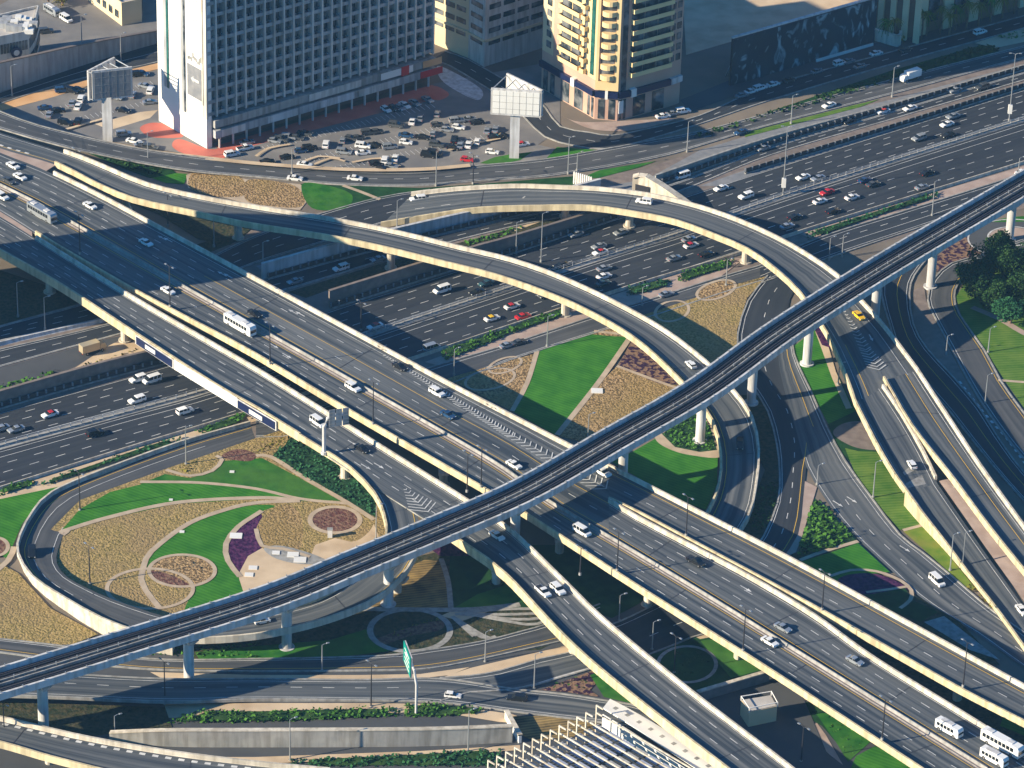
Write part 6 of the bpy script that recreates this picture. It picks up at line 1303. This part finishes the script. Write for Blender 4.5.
# ------------------------------------------------------------------ surface details
fl = edges([(-60, 119, -60, 122, 6.79), (0, 137, 0, 151, 6.79), (30, 150, 30, 162, 6.79), (56, 161, 45, 168, 6.79)], 1.0)
b = MB(); sheet(b, *fl, .0); tag(b.build('gore_paving', M['pink']), kind='structure')
fl = edges([(-60, 174, -60, 183, 6.79), (0, 205, 0, 216, 6.79), (32, 228, 32, 234, 6.79)], 1.0); b = MB(); sheet(b, *fl, .0); tag(b.build('gore_paving', M['pink']), kind='structure')
line([(75, 139, ), (109, 145), (150, 153), (200, 159), (256, 165), (343, 171), (420, 171), (470, 167)], 2.2, 'sand', .3, 'pavement')
line([(-60, 86), (0, 111), (39, 125), (75, 136), (109, 142), (150, 150)], 2.0, 'cream', 5.6, 'pavement') if False else None
def arrow(px, py, dx, dy, z, L_=3.2):
    a = at(px, py, z); b_ = at(px+dx, py+dy, z); u = (b_-a); u.z = 0; u.normalize(); n = Vector((-u.y, u.x, 0)); P = [(-L_/2, .12), (L_*.1, .12), (L_*.1, .42), (L_/2, 0), (L_*.1, -.42), (L_*.1, -.12), (-L_/2, -.12)]
    mb = MB().add([(a+u*x+n*y+UPZ*.07) for x, y in P], [tuple(range(7))]); tag(mb.build('road_arrow', M['white']), kind='structure')
for x, y in ((162, 238), (168, 240), (222, 274), (228, 276), (293, 312), (300, 314)): arrow(x, y, -10, -5.5, HF)
for x, y in ((274, 346), (287, 356), (366, 467), (379, 466), (358, 446), (746, 589)): arrow(x, y, 10, 5.8, HF)
for x, y in ((857, 318),): arrow(x+14, y+20, 5, 9, 5.5)
for x, y in ((852, 500), (905, 549), (838, 504)): arrow(x, y, 10, 6, .2)
for x, y in ((416, 687), (424, 697), (246, 696)): arrow(x, y, 10, .5, .3)
# parking bays
pb_ = MB()
def bays(p0, p1, n, dx, dy):
    for k in range(n+1):
        x = p0[0]+(p1[0]-p0[0])*k/n; y = p0[1]+(p1[1]-p0[1])*k/n; a = at(x, y, 0); c = at(x+dx, y+dy, 0); u = (c-a).normalized(); q = Vector((-u.y, u.x, 0))*.07; z = UPZ*.16; pb_.add([a+q+z, c+q+z, c-q+z, a-q+z], [(0, 1, 2, 3)])
bays((300, 160), (470, 118), 34, 5, 4); bays((330, 168), (480, 136), 30, 5, 4); bays((262, 147), (430, 104), 34, 5, 4); bays((40, 112), (150, 82), 22, 4, 3.5); bays((60, 122), (150, 100), 18, 4, 3.5)
tag(pb_.build('parking_bay_lines', M['white']), kind='structure')
for pts in ([(300, 165), (318, 158), (340, 160)], [(310, 168), (330, 160), (345, 163)], [(352, 164), (380, 160), (400, 168)], [(256, 158), (268, 150), (290, 146)], [(66, 131), (90, 124), (112, 118)], [(448, 152), (470, 146), (500, 140)]): line(pts, 1.0, 'sand')
# plaza stones, valve boxes and small slabs on the gardens
for (x, y, s_) in ((236, 537, 1.3), (293, 556, 1.2), (300, 561, 1.3), (253, 569, .9), (249, 576, .9), (276, 554, .8), (597, 392, 1.3), (583, 455, .7), (182, 533, .5), (232, 473, .5), (171, 501, .4)):
    p = at(x, y, 0); o = MB().box(p.x-s_, p.y-s_*.8, .12, p.x+s_, p.y+s_*.8, .42).build('stone_slab', M['wwall']); tag(o, None, 'slab', 'pale slabs in the gardens')
    pos = {(236, 537): 'pale square slab on the purple flower bed', (293, 556): 'upper pale slab on the grey garden plaza', (300, 561): 'lower pale slab on the grey garden plaza', (253, 569): 'upper small slab on the sandy plaza by the metro', (249, 576): 'lower small slab on the sandy plaza by the metro', (276, 554): 'small slab at left end of the grey plaza', (597, 392): 'white stone patch on tan bed beside the mown lawn', (583, 455): 'small slab just above the metro viaduct', (182, 533): 'small box on the mown lawn above the two rings', (232, 473): 'small box on the upper garden lawn', (171, 501): 'small box on the long mown lawn strip'}
    o['label'] = pos[(x, y)]
p = at(330, 538, 0); o = empty('service_pillar', p, label='small pale pillar on the round sandy patch beside the ringed flower bed', cat='pillar'); MB().box(p.x-.5, p.y-.4, .05, p.x+.5, p.y+.4, 2.2).build('cabinet', M['pale'], o); MB().box(p.x-.6, p.y-.5, 2.2, p.x+.6, p.y+.5, 2.35).build('cap', M['grey'], o)
for o in bpy.data.objects:
    if o.get('label') and o.parent is None and len(o['label'].split()) > 16: print('LONG', len(o['label'].split()), o['label'])
